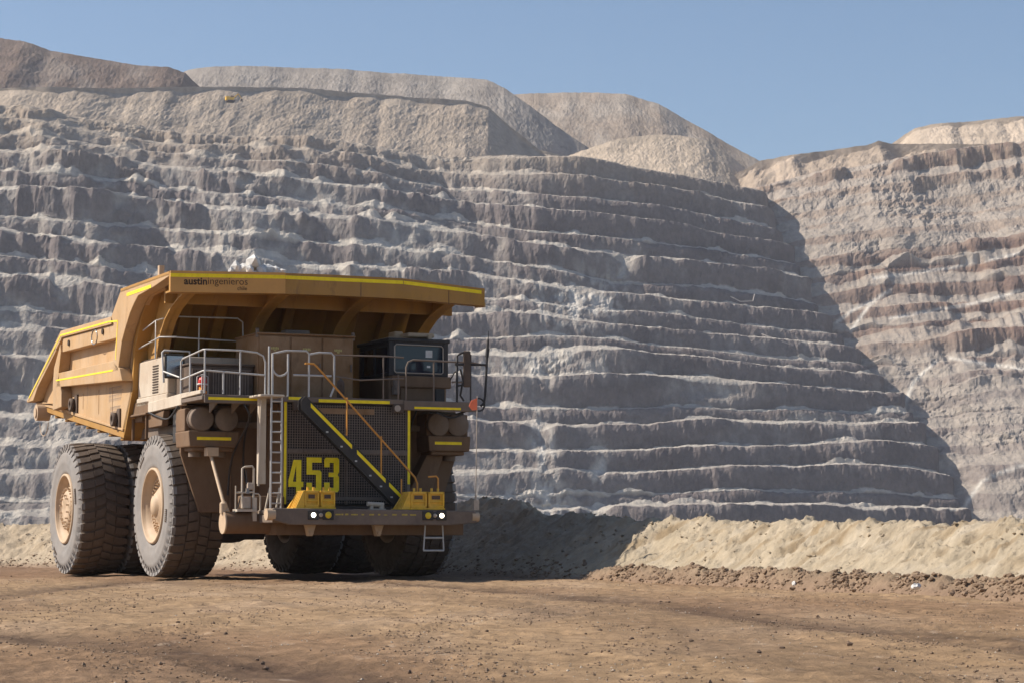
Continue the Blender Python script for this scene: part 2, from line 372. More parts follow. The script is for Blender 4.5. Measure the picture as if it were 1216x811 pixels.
def col_main(V, face, m, tl):
    X, Y, z = V[..., 0], V[..., 1], V[..., 2]
    n = fbm(X / 55, z / 25, 1.1, 4); n2 = fbm(X / 7, z / 12, 5.1, 4)
    base = np.broadcast_to(np.array([0.165, 0.138, 0.130]), V.shape).copy()  # dark rock, with extra shade of the bench faces put into its colour
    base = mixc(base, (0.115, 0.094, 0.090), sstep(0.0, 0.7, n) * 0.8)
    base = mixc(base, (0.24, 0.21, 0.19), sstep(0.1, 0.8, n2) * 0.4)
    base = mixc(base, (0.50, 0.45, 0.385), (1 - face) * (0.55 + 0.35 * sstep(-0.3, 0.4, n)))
    base = mixc(base, (0.52, 0.465, 0.395), np.clip(tl, 0, 1) * 0.85)          # pale dust on the benches, with sunlit contrast painted into the talus tone
    base = mixc(base, (0.52, 0.475, 0.41), np.clip(m, 0, 1) * (0.35 + 0.5 * sstep(-0.3, 0.6, n2)))
    sl = 0.7 * blob(X, z, 18, 104, 40, 8, 0.0) + 0.8 * blob(X, z, 48, 40, 5, 12, 0.2) + 0.7 * blob(X, z, 8, 22, 26, 10, 0.0) + blob(X, z, 40, 148, 26, 20, 0.25) + 1.0 * blob(X, z, 17, 55, 6, 28, -0.12)
    sl = sl * sstep(-0.25, 0.35, n2 + 0.5 * fbm(X / 3, z / 5, 7.7, 3))
    base = mixc(base, (0.62, 0.57, 0.50), np.clip(sl, 0, 1) * 0.9)
    warm = sstep(215, 275, z)
    base = mixc(base, (0.36, 0.285, 0.215), warm * 0.75)
    return base
def mess_main(X, z):
    n = fbm(X / 70 + 3, z / 40, 2.2, 3)
    m = 0.30 + 0.6 * sstep(0.0, 0.6, n) + 0.40 * sstep(60, -60, X) * sstep(90, 150, z) + 0.22 * sstep(60, 0, X)
    return np.clip(m, 0.15, 1.15)
Xm = np.arange(-400, 345, 0.5)
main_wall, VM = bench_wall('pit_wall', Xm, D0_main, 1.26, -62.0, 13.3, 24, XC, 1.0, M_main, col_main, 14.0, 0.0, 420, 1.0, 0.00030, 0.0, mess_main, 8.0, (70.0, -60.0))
tag(main_wall, kind='structure')

# --- long hoses left hanging down the benches
PXM = px_of(VM[:-2]); PYM = py_of(VM[:-2])
def on_wall(px, py):
    k = np.argmin((PXM - px) ** 2 + (PYM - py) ** 2 + 0.00002 * (VM[:-2][..., 1] - 1000) ** 2 * 0); p = VM[:-2].reshape(-1, 3)[k]; return Vector(p) + Vector((0, -2.2, 1.6))
hose_paths = [([(905, 400), (938, 413), (955, 428), (970, 440), (978, 455), (992, 468), (1012, 474)], 'upper of two long pale hoses, looped down the middle benches of the pit wall'),
              ([(1044, 510), (1062, 530), (1078, 545), (1090, 558), (1102, 568)], 'pale hose hanging over the lower benches near the right end of the pit wall'),
              ([(868, 356), (880, 361), (895, 361), (897, 352)], 'short hose sagging below the haul ramp on the pit wall')]

# --- right hand wall, farther off
def D0_far(X): return 1330 + 0.02 * (X - 200)
def M_far(X, z):
    n = fbm(X / 45 + 9, z / 30, 1.6, 4)
    band = sstep(128, 140, z) * sstep(214, 204, z) * sstep(205, 225, X)
    m = 0.80 * sstep(-0.05, 0.45, n) * (1 - 0.65 * band)
    m = np.maximum(m, 0.95 * sstep(196, 208, z + 10 * n) * sstep(262, 245, z + 8 * n))
    m = np.maximum(m, 0.95 * blob(X, z, 300, 62, 45, 24, 0.0))
    m = np.maximum(m, 0.9 * blob(X, z, 300, 20, 50, 20, 0.0))
    m = np.maximum(m, 0.9 * blob(X, z, 262, 120, 22, 42, -0.3))
    m = np.maximum(m, 0.75 * blob(X, z, 200, 190, 30, 50, -0.3))
    return np.clip(m, 0, 0.96)
far_tracks = [[(1060, 345), (1050, 350), (1035, 362), (1012, 393)], [(1050, 352), (1015, 368), (995, 383)], [(1112, 430), (1100, 440), (1085, 455), (1075, 480), (1074, 498)], [(1216, 552), (1190, 560), (1165, 572), (1150, 592), (1142, 605)], [(1216, 345), (1160, 360), (1060, 378)], [(1130, 425), (1216, 438)], [(1216, 300), (1130, 318), (1040, 330)]]
def track_mask(px, py, lines, wd):
    m = np.zeros_like(px)
    for ln in lines:
        for (x0, y0), (x1, y1) in zip(ln[:-1], ln[1:]):
            dx, dy = x1 - x0, y1 - y0; t = np.clip(((px - x0) * dx + (py - y0) * dy) / (dx * dx + dy * dy), 0, 1)
            d = np.hypot(px - x0 - t * dx, (py - y0 - t * dy) * 1.4); m = np.maximum(m, np.exp(-(d / wd) ** 2))
    return m
def col_far(V, face, m, tl):
    X, Y, z = V[..., 0], V[..., 1], V[..., 2]
    trk = track_mask(px_of(V), py_of(V), far_tracks, 2.6)
    n = fbm(X / 55 + 4, z / 18, 1.1, 4); n2 = fbm(X / 9, z / 10, 5.1, 4)
    base = np.broadcast_to(np.array([0.24, 0.20, 0.18]), V.shape).copy()
    up = sstep(90, 160, z)
    base = mixc(base, (0.31, 0.225, 0.165), up * 0.8)
    base = mixc(base, (0.36, 0.20, 0.11), up * sstep(0.35, 0.8, n + 0.4 * n2) * sstep(235, 205, z) * 0.8)
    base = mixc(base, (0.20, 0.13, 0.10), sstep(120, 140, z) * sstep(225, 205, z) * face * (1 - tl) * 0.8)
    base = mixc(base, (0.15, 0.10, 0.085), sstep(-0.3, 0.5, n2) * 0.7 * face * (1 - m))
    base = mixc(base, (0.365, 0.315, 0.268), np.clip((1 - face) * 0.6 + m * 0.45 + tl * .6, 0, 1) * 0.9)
    base = mixc(base, (0.60, 0.56, 0.50), trk * 0.8)
    return base
Xf = np.arange(120, 520, 0.5)
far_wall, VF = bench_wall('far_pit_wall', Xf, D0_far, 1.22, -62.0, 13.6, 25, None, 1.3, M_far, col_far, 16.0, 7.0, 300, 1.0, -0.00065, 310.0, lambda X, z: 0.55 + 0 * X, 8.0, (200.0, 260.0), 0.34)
tag(far_wall, kind='structure')

for pth, lab in hose_paths:
    h_ = MB(); h_.tube([on_wall(*q) for q in pth], 0.32, 6); o = h_.build('hose', mat('hose_rubber', (0.5, 0.44, 0.40), .8, var=0), None, truck=False); tag(o, lab, 'hose', 'hoses on the pit wall')
# --- waste dumps and terraces above the benches
def dump(name, sk, drop, col, seed, slope=1.38, back=160, step=0.7, gul=1.0, col2=None, scarp=0.0):
    """sk: (px, py, distance) along the skyline; its face falls toward the pit at the angle of repose"""
    P = np.array([at(a, b, Y=d) for a, b, d in sk])
    n = int((P[-1, 0] - P[0, 0]) / step); X = np.linspace(P[0, 0], P[-1, 0], n)
    Y = np.interp(X, P[:, 0], P[:, 1]); Z = np.interp(X, P[:, 0], P[:, 2])
    Y = Y + 5 * fbm(X / 40, seed, 0, 2); Zs = Z; Z = Z + 0.45 * fbm(X / 6, seed, 3, 4)
    k = 90
    t = np.linspace(0, 1, k)[:, None] ** 1.1
    Xg = X[None, :] + 0 * t
    dz = -drop * t; 
    sc = scarp * (0.6 + 0.8 * sstep(-0.3, 0.5, fbm(Xg / 35, seed, 6.0, 3)))
    Yf = Y[None] + dz * slope + np.minimum(-dz, sc) * slope * 0.85; Zf = Zs[None] + (Z - Zs)[None] * np.exp(-t * 14) + dz
    Zf[1:] += (np.minimum(1, t[1:] * 8) * (1.3 * gul * fbm(Xg[1:] / 22 + t[1:], t[1:] * drop / 20, seed, 5) + 0.45 * fbm(Xg[1:] / 2.5, t[1:] * drop / 3, seed, 3)))
    Yb = np.stack([Y + 2, Y + back * .5, Y + back, Y + back + drop * 1.5][::-1]); Zb = np.stack([Z + 0.2, Z - 0.5, Z - 2, Z - drop][::-1]); Xb = np.stack([X] * 4)
    V = np.stack([np.concatenate([Xb, Xg]), np.concatenate([Yb, Yf]), np.concatenate([Zb, Zf])], -1)
    nn = fbm(V[..., 0] / 30, V[..., 2] / 30 + seed, 2, 4); n3 = fbm(V[..., 0] / 6, V[..., 2] / 12 + seed, 2, 4)
    c = np.broadcast_to(np.array(col), V.shape).copy()
    c = mixc(c, col2 if col2 else tuple(x * 1.25 for x in col), sstep(-0.3, 0.6, nn) * 0.6)
    c = c * (1 + 0.14 * n3[..., None])
    lv = sstep(0.25, 0.5, fbm(V[..., 0] / 60, V[..., 2] / 9, seed + 3, 3)); c = c * (1 - 0.12 * lv[..., None])
    o = np_mesh(name, V.reshape(-1, 3), grid_faces(V.shape[0], V.shape[1], True), M['spoil'], c.reshape(-1, 3), smooth=False)
    tag(o, kind='structure'); return o
dump('terrace_hill', [(-120, 104, 1500), (0, 104, 1508), (100, 105, 1520), (230, 103.5, 1560), (350, 104.5, 1600), (450, 113, 1632), (555, 120, 1650), (580, 127, 1655), (605, 150, 1655), (640, 178, 1660), (700, 196, 1665)],
     70, (0.37, 0.30, 0.235), 1.0, 1.5, 120, gul=1.1, scarp=3.0, col2=(0.44, 0.36, 0.28))
dump('dark_spoil_hill', [(-140, 30, 1760), (-40, 40, 1750), (0, 46, 1745), (30, 50, 1740), (60, 60, 1740), (95, 67, 1740), (130, 72, 1740), (162, 78, 1740), (200, 80, 1740), (220, 87, 1740), (236, 103, 1742), (262, 128, 1744)],
     85, (0.165, 0.12, 0.095), 4.0, 1.38, 200, gul=1.6, col2=(0.29, 0.24, 0.20))
dump('grey_spoil_hill', [(170, 110, 1900), (205, 92, 1890), (228, 83, 1880), (262, 79, 1870), (340, 79.5, 1870), (420, 84, 1870), (540, 92, 1860), (578, 95, 1850), (598, 104, 1840), (612, 114, 1835), (660, 150, 1830), (720, 190, 1830)],
     110, (0.27, 0.235, 0.205), 6.0, 1.40, 200, gul=1.3, col2=(0.35, 0.31, 0.27))
dump('brown_spoil_hill', [(540, 135, 2030), (600, 113, 2020), (640, 111, 2010), (700, 110, 2000), (745, 112.5, 1990), (782, 124, 1980), (820, 145, 1970), (850, 163, 1960), (878, 178, 1950), (900, 191, 1945), (935, 212, 1940)],
     120, (0.28, 0.225, 0.18), 9.0, 1.42, 200, gul=1.2, col2=(0.36, 0.315, 0.27))
dump('sandy_hill', [(640, 200, 1735), (690, 180, 1735), (735, 165, 1740), (775, 160, 1742), (805, 161, 1745), (840, 168, 1745), (862, 182, 1745), (885, 200, 1745)],
     45, (0.42, 0.34, 0.26), 12.0, 1.5, 90, gul=1.2)
dump('pale_hill', [(1020, 195, 1850), (1050, 178, 1845), (1066, 166, 1840), (1086, 153, 1835), (1110, 148, 1830), (1150, 145, 1825), (1216, 138, 1815), (1330, 128, 1800)],
     50, (0.44, 0.355, 0.275), 15.0, 1.45, 200, gul=1.6, scarp=4.0)
dump('ridge_hill', [(850, 225, 1715), (878, 205, 1715), (905, 190, 1712), (950, 183.5, 1710), (1000, 177, 1708), (1030, 173, 1706), (1043, 168, 1705), (1058, 171, 1704), (1110, 171, 1700), (1216, 172, 1690), (1330, 170, 1680)],
     34, (0.36, 0.285, 0.22), 18.0, 1.5, 120, gul=2.8, scarp=6.0)

# --- pit floor: one sheet out past the horizon
me = MB(); me.add([(-6000, -3000, -60.5), (6000, -3000, -60.5), (6000, 9000, -60.5), (-6000, 9000, -60.5)], [(0, 1, 2, 3)])
pf = me.build('pit_floor_ground', mat('pit_floor_dirt', (0.30, 0.27, 0.24), 0.95, var=0.2, scale=0.05), None, truck=False); tag(pf, kind='structure')

# ================================================================== ROAD AND BERM
foot_px = [(-420, 671.0), (0, 673), (60, 672.5), (270, 675.5), (530, 682), (620, 685), (700, 688), (900, 697), (1216, 711), (1500, 726)]
FP = np.array([at(a, b, Z=0)[:2] for a, b in foot_px])
FP = FP[np.argsort(FP[:, 1])]
FP = np.vstack([[FP[0, 0] + 4.5, FP[0, 1] - 14], FP]); FP = np.vstack([[FP[0, 0] + 7, FP[0, 1] - 20], FP])
ex = FP[-1] + (FP[-1] - FP[-2]) / np.linalg.norm(FP[-1] - FP[-2]) * 60; FP = np.vstack([FP, ex])
# smooth centreline, evenly resampled by length
seg = np.r_[0, np.cumsum(np.linalg.norm(np.diff(FP, axis=0), axis=1))]
L = seg[-1]
def foot(s):
    p = np.stack([np.interp(s, seg, FP[:, 0]), np.interp(s, seg, FP[:, 1])], -1); return p
ss = np.arange(0, L, 0.5); pp = foot(ss)
ker = np.hanning(31); ker /= ker.sum()
pad = 15
for c in (0, 1):
    e = np.r_[np.full(pad, pp[0, c]) + (np.arange(-pad, 0)) * (pp[1, c] - pp[0, c]), pp[:, c], np.full(pad, pp[-1, c]) + np.arange(1, pad + 1) * (pp[-1, c] - pp[-2, c])]
    pp[:, c] = np.convolve(e, ker, 'valid')
def foot(s): return np.stack([np.interp(s, ss, pp[:, 0]), np.interp(s, ss, pp[:, 1])], -1)
def footn(s):
    d = foot(s + 0.6) - foot(s - 0.6); d /= np.linalg.norm(d, axis=-1)[..., None]
    return np.stack([d[..., 1], -d[..., 0]], -1)      # away from the road (to the right)
# signed distance from foot line for road points
def dist_foot(X, Y):
    xf_ = np.interp(Y, pp[:, 1], pp[:, 0]); return (xf_ - X) * 0.93

# road sheet
ys = [4.0]
while ys[-1] < 200: ys.append(ys[-1] * 1.0062 + 0.004)
ys = np.array(ys); u = np.linspace(-1, 1, 760)
Yg = ys[:, None] + 0 * u; Xg = u[None] * (ys[:, None] * 0.27 + 5)
def track(pts):
    P = np.array([at(a, b, Z=0)[:2] for a, b in pts]); P = P[np.argsort(P[:, 1])]
    return lambda Y: np.interp(Y, P[:, 1], P[:, 0])
tr1 = track([(380, 688), (500, 693), (700, 706), (950, 735), (1216, 762), (1500, 800)])
tr2 = track([(-300, 735), (0, 750), (150, 763), (300, 780), (450, 803), (600, 840)])
tr3 = track([(-100, 680), (60, 684), (230, 692), (420, 700), (620, 716), (800, 745), (1000, 800)])
def road_z(X, Y):
    z = 0.035 * fbm(X / 3.0, Y / 6.0, 0.3, 3) + 0.020 * fbm(X / 0.6, Y / 1.3, 4, 4) + 0.022 * ridged(X / .22, Y / .4, 4, 3) * sstep(-0.4, 0.5, fbm(X / 2.0, Y / 4.0, 12.0, 3))
    for tr in (tr1, tr2):
        d = X - tr(Y); z = z - 0.035 * np.exp(-(d / 0.7) ** 2) + 0.02 * np.exp(-((np.abs(d) - 1.2) / 0.35) ** 2)
    f = dist_foot(X, Y)
    z = z + 0.012 * fbm(f / 0.22, Y / 14, 3.0, 3) + 0.02 * fbm(f / 0.9, Y / 30, 5.0, 2)
    fade = sstep(12, 30, np.abs(X) + 0 * Y)
    return z * (1 - 0.0 * fade)
Zg = road_z(Xg, Yg) - 0.03
fd = dist_foot(Xg, Yg)
Zg = np.where(fd < -1.0, Zg - np.clip((-fd - 1.0) * 0.5, 0, 1.0), Zg)       # dives under the berm
c = np.broadcast_to(np.array([0.325, 0.230, 0.146]), Xg.shape + (3,)).copy()
n1 = fbm(Xg / 2.5, Yg / 7, 1.0, 5); n2 = fbm(Xg / .35, Yg / .8, 2.0, 4); n3 = fbm(Xg / 8, Yg / 20, 8.0, 3)
c = mixc(c, (0.37, 0.275, 0.195), sstep(-0.2, 0.6, n1) * 0.7)
c = mixc(c, (0.215, 0.138, 0.088), sstep(-0.1, 0.5, n3) * 0.7)
for tr, wd, st in ((tr1, 1.0, 1.0), (tr2, 0.75, 1.0), (tr3, .9, .55)):
    d = (Xg - tr(Yg)) / wd + 0.6 * n1
    c = mixc(c, (0.085, 0.055, 0.040), np.exp(-d * d) * st * 0.85 * (0.5 + 0.5 * sstep(-0.5, 0.3, n2 + 0.6 * n1)))
lane = fbm(fd / 0.22, Yg / 14, 3.0, 3); c = c * (1 + 0.16 * lane[..., None]); c = mixc(c, (0.17, 0.115, 0.078), sstep(0.35, 0.8, lane + 0.4 * n1) * 0.45)
c = mixc(c, (0.20, 0.125, 0.082), sstep(52, 72, Yg) * 0.75)
c = c * (1 + 0.22 * n2[..., None]) * np.array([1.03, 0.965, 0.87])
c = mixc(c, (0.44, 0.34, 0.25), sstep(0.62, 0.95, n2) * 0.5)
road = np_mesh('road', np.stack([Xg, Yg, Zg], -1).reshape(-1, 3), grid_faces(*Xg.shape), M['road'], c.reshape(-1, 3))
tag(road, kind='structure')
# coarse shoulder of the same dirt all round and behind the viewer
mb = MB()
mb.prism([(-120, -60.3), (-75, -0.35), (75, -0.35), (112, -60.3)], 1, -80, 4.2)
mb.add([(-140, 4.2, -0.42), (-0.25 * 4.2 - 4.0, 4.2, -0.42), (-0.25 * 200 - 4, 200, -0.42), (-140, 200, -0.42)], [(0, 1, 2, 3)])
apron = mb.build('road_shoulder_ground', mat('shoulder_dirt', (0.28, 0.19, 0.13), 0.95, var=0.2, scale=0.8), None, truck=False); tag(apron, kind='structure')

# berm
sgrid = [0.0]
while sgrid[-1] < L - 2:
    y = float(foot(np.array(sgrid[-1]))[1]); sgrid.append(sgrid[-1] + max(0.03, abs(y) * 0.0011))
sg = np.array(sgrid)
fy = foot(sg)[:, 1]; fx = foot(sg)[:, 0]; fpx = 608 + FPX * fx / np.maximum(fy, 8)
# crest height along the berm
fpx_m = np.where(fy > 20, fpx, 2500)
cpx = np.where(fy > 20, 608 + FPX * (fx + 2.6) / np.maximum(fy + 1.2, 8), 2800)
crow = np.interp(cpx, [-400, 0, 40, 90, 220, 300, 480, 525, 548, 562, 598, 618, 640, 700, 790, 900, 1216, 1500], [634, 633, 626, 622, 618, 616, 613, 609, 598, 591, 592, 603, 612, 616, 620, 620.5, 622, 623])
hb = np.clip(HC + (HOR - crow) * (fy + 1.2) / FPX, 1.15, 2.6)
hb = np.where(fy > 20, hb, 1.2)
wind = sstep(640, 730, fpx_m)       # the low ridge of clods at its foot
ac = np.r_[np.linspace(-0.5, 0.0, 8), np.linspace(0.05, 4.2, 110), np.linspace(4.4, 7.0, 14), [9, 14, 40, 60, 100]]
A = ac[:, None]; Sg = sg[None, :]
HB = hb[None] * (1 + 0.05 * fbm(Sg / 3.0, 0.5, 2.0, 3)) + 0.05 * fbm(Sg / 0.7, 1.5, 2.0, 3)
toe = 0.75 * wind[None]
run_ = 1.45 * HB
crest = toe + run_
tt = np.clip((A - toe) / run_, 0, 1)
prof = HB * (tt ** 1.12)
wr = (0.34 + 0.09 * fbm(Sg / 0.9, 3.3, 2.0, 3)) * np.exp(-(((A - 0.42) / 0.33) ** 2)) * wind[None]
prof = np.maximum(prof, wr)
topn = sstep(crest, crest + 0.9, A)
prof = prof * (1 - topn) + (HB - (A - crest) * 0.45) * topn
prof = np.where(A > 12, np.maximum(prof, -60.6) - (A - 12) * 0.9, prof)
prof = np.maximum(prof, -61.0)
prof = np.where(A < 0, -0.30 + (A + 0.5) / 0.5 * 0.28, prof - 0.02)
near = sstep(-0.1, 0.3, A) * (A < 9)
wmaskz = np.exp(-(((A - 0.42) / 0.36) ** 2)) * wind[None] * (A > 0)
nz = ridged((Sg + A * 0.9) / 1.1, (A * 0.35) / 0.9, 4.0, 5)            # rills run down it slantwise
fadec = sstep(0.0, 0.6, A)
prof = prof + near * ((0.10 * (nz - 0.6) * fadec + (0.09 * fbm(Sg / 0.7, A / 0.5, 9.0, 5) + 0.08 * ridged(Sg / 0.28, A / 0.22, 2.0, 3) * sstep(-0.3, 0.4, fbm(Sg / 1.8, A / 1.2, 6.0, 2)) - 0.05) * fadec) * (0.35 + 0.65 * sstep(0.25, 0.7, tt)) + 0.06 * fbm(Sg / 0.35, A / 0.3, 2.0, 4) * fadec + 0.018 * fbm(Sg / .1, A / .1, 2.0, 3))
prof = prof + np.clip(wmaskz, 0, 1) * (0.07 * ridged(Sg / .22, A / .2, 6.0, 3) - 0.06)
off = near * 0.10 * fbm(Sg / 1.6, A / 1.2, 7.0, 4)
P0 = foot(Sg + 0 * A); N0 = footn(Sg + 0 * A)
P = P0 + N0 * (A + off)[..., None]
V = np.concatenate([P, prof[..., None]], -1)
cb = np.broadcast_to(np.array([0.395, 0.325, 0.235]), V.shape).copy()
m1 = fbm(Sg / 1.2, A / .8, 3.0, 5); m2 = fbm((Sg + A * 0.9) / .6, A / 2, 5.0, 4)
cb = mixc(cb, (0.25, 0.18, 0.105), sstep(-0.05, 0.6, m2) * sstep(.15, .7, tt) * 0.8)
cb = mixc(cb, (0.45, 0.385, 0.30), sstep(0.0, 0.6, m1) * 0.5)
wmask = np.exp(-(((A - 0.38) / 0.42) ** 2)) * wind[None]
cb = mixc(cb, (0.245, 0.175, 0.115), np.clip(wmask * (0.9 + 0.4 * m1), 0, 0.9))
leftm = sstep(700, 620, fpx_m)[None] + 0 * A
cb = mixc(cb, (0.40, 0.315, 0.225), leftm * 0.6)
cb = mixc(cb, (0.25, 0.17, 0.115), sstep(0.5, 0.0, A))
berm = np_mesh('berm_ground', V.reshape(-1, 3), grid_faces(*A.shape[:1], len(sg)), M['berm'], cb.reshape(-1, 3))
tag(berm, kind='structure')

# clods and stones nobody could count
def rock_pts(r, seed, sub=1):
    rr = np.random.RandomState(seed)
    import bmesh
    bm = bmesh.new(); bmesh.ops.create_icosphere(bm, subdivisions=sub, radius=1.0)
    v = np.array([q.co[:] for q in bm.verts]); f = np.array([[q.index for q in p.verts] for p in bm.faces]); bm.free()
    v = v * (1 + 0.34 * perlin(v[:, :1] * 1.3 + seed, v[:, 1:2] * 1.3, v[:, 2:] * 1.3)) * rr.uniform(0.6, 1.2, 3) * rr.uniform(0.8, 1.15, (len(v), 1))
    return v * r, f
def scatter(name, pts, material):
    rk = [rock_pts(1.0, k) for k in range(8)]
    Vs = []; Fs = []; b = 0
    rr = np.random.RandomState(11)
    for k, (x, y, z, r) in enumerate(pts):
        v, f = rk[k % 8]; a = rr.uniform(0, 6.28); ca, sa = math.cos(a), math.sin(a)
        q = np.stack([v[:, 0] * ca - v[:, 1] * sa, v[:, 0] * sa + v[:, 1] * ca, v[:, 2] * 0.75], -1) * r + (x, y, z)
        Vs.append(q); Fs.append(f + b); b += len(v)
    o = np_mesh(name, np.concatenate(Vs), np.concatenate(Fs), material, smooth=False)
    tag(o, kind='stuff'); return o
def octa(seed):
    q = np.random.RandomState(seed)
    v = np.array([(1, 0, 0), (0, 1, 0), (-1, 0, 0), (0, -1, 0), (0, 0, 1), (0, 0, -1)], float) * q.uniform(.5, 1.3, (6, 1)) + q.uniform(-.2, .2, (6, 3))
    f = np.array([(0, 1, 4), (1, 2, 4), (2, 3, 4), (3, 0, 4), (1, 0, 5), (2, 1, 5), (3, 2, 5), (0, 3, 5)]); return v, f
def scatter_fast(name, X, Y, Z, R, material, seed, big=False):
    q = np.random.RandomState(seed); n = len(X); Vs = []; Fs = []; b = 0; K = 9
    for k in range(K):
        v, f = (rock_pts(1.0, seed + k, 1) if big else octa(seed + k)); idx = np.arange(k, n, K)
        if len(idx) == 0: continue
        a = q.uniform(0, 6.28, len(idx)); ca, sa = np.cos(a)[:, None], np.sin(a)[:, None]; fl = q.uniform(.4, .8, len(idx))[:, None]
        vx = v[None, :, 0] * ca - v[None, :, 1] * sa; vy = v[None, :, 0] * sa + v[None, :, 1] * ca; vz = v[None, :, 2] * fl
        P_ = np.stack([vx * R[idx, None] + X[idx, None], vy * R[idx, None] + Y[idx, None], vz * R[idx, None] + Z[idx, None]], -1)
        Vs.append(P_.reshape(-1, 3)); Fs.append((f[None] + (np.arange(len(idx)) * len(v))[:, None, None]).reshape(-1, 3) + b); b += len(idx) * len(v)
    o = np_mesh(name, np.concatenate(Vs), np.concatenate(Fs), material, smooth=False); tag(o, kind='stuff'); return o
q_ = np.random.RandomState(21)
def road_pts(n, rmin, rmax, pw, clump, seed):
    q = np.random.RandomState(seed)
    y = 9 + 60 * q.rand(n) ** 1.5; x = q.uniform(-1, 1, n) * (y * 0.235 + 1.5)
    keep = (dist_foot(x, y) > 0.1) & (q.rand(n) < 0.25 + clump * perlin(x / 1.4, y / 4.0, seed * 1.0))
    x, y = x[keep], y[keep]; r = rmin + (rmax - rmin) * q.rand(len(x)) ** pw
    return x, y, road_z(x, y) - 0.03 + r * 0.25, r
o = scatter_fast('road_gravel', *road_pts(60000, 0.006, 0.024, 2.5, 1.4, 3), M['clod'], 31); tag(o, 'small brown clods and pebbles strewn over the dirt haul road', 'gravel')
o = scatter_fast('road_chips', *road_pts(14000, 0.005, 0.018, 2.5, 1.0, 5), M['chip'], 51); tag(o, 'pale stone chips scattered over the haul road', 'gravel')
o = scatter_fast('road_clods', *road_pts(1800, 0.014, 0.040, 3.5, 1.3, 7), M['dark_clod'], 71, True); tag(o, 'larger dark clods scattered over the haul road', 'gravel')
def berm_pts(n, seed, full):
    q = np.random.RandomState(seed); s_ = q.uniform(2, L - 40, n); p = foot(s_); nn = footn(s_); pxs = 608 + FPX * p[:, 0] / np.maximum(p[:, 1], 8)
    if full:
        a = q.uniform(0.3, 3.4, n); r = 0.012 + 0.065 * q.rand(n) ** 4; keep = q.rand(n) < 0.25 + 1.3 * perlin(s_ / 1.5, a / .9, 4.4)
    else:
        a = 0.30 + 0.27 * q.randn(n); r = 0.015 + 0.075 * q.rand(n) ** 2.8
        wv = np.where((pxs > 690) | (p[:, 1] < 20), 1.0, np.where(pxs > 600, 0.35, 0.15)); keep = (q.rand(n) < wv) & (a > -0.45) & (q.rand(n) < 0.55 + 0.9 * perlin(s_ / 0.8, 3.3, 1.0))
    s_, a, r, p, nn = s_[keep], a[keep], r[keep], p[keep], nn[keep]
    j = np.clip(np.searchsorted(sg, s_), 0, len(sg) - 1)
    zz = np.array([np.interp(aa, ac, prof[:, jj]) for aa, jj in zip(a, j)])
    X_, Y_ = p[:, 0] + nn[:, 0] * a, p[:, 1] + nn[:, 1] * a
    return X_, Y_, zz + r * 0.1, r
o = scatter_fast('berm_rubble', *berm_pts(46000, 5, False), M['clod'], 91, True); tag(o, 'brown clods and stones heaped in a low ridge along the foot of the berm', 'rubble')
o = scatter_fast('berm_clods', *berm_pts(24000, 6, True), M['berm_clod'], 111, False); tag(o, 'small sandy lumps lying on the slope of the berm', 'rubble')

#@@TRUCK@@
# ================================================================== HAUL TRUCK
TA = math.radians(25.0)
truck = empty('haul_truck', (-6.02, 64.73, 0), TA - math.radians(90))
tag(truck, 'giant dusty ochre mining haul truck numbered 453 parked on the dirt road beside the berm', 'haul truck')

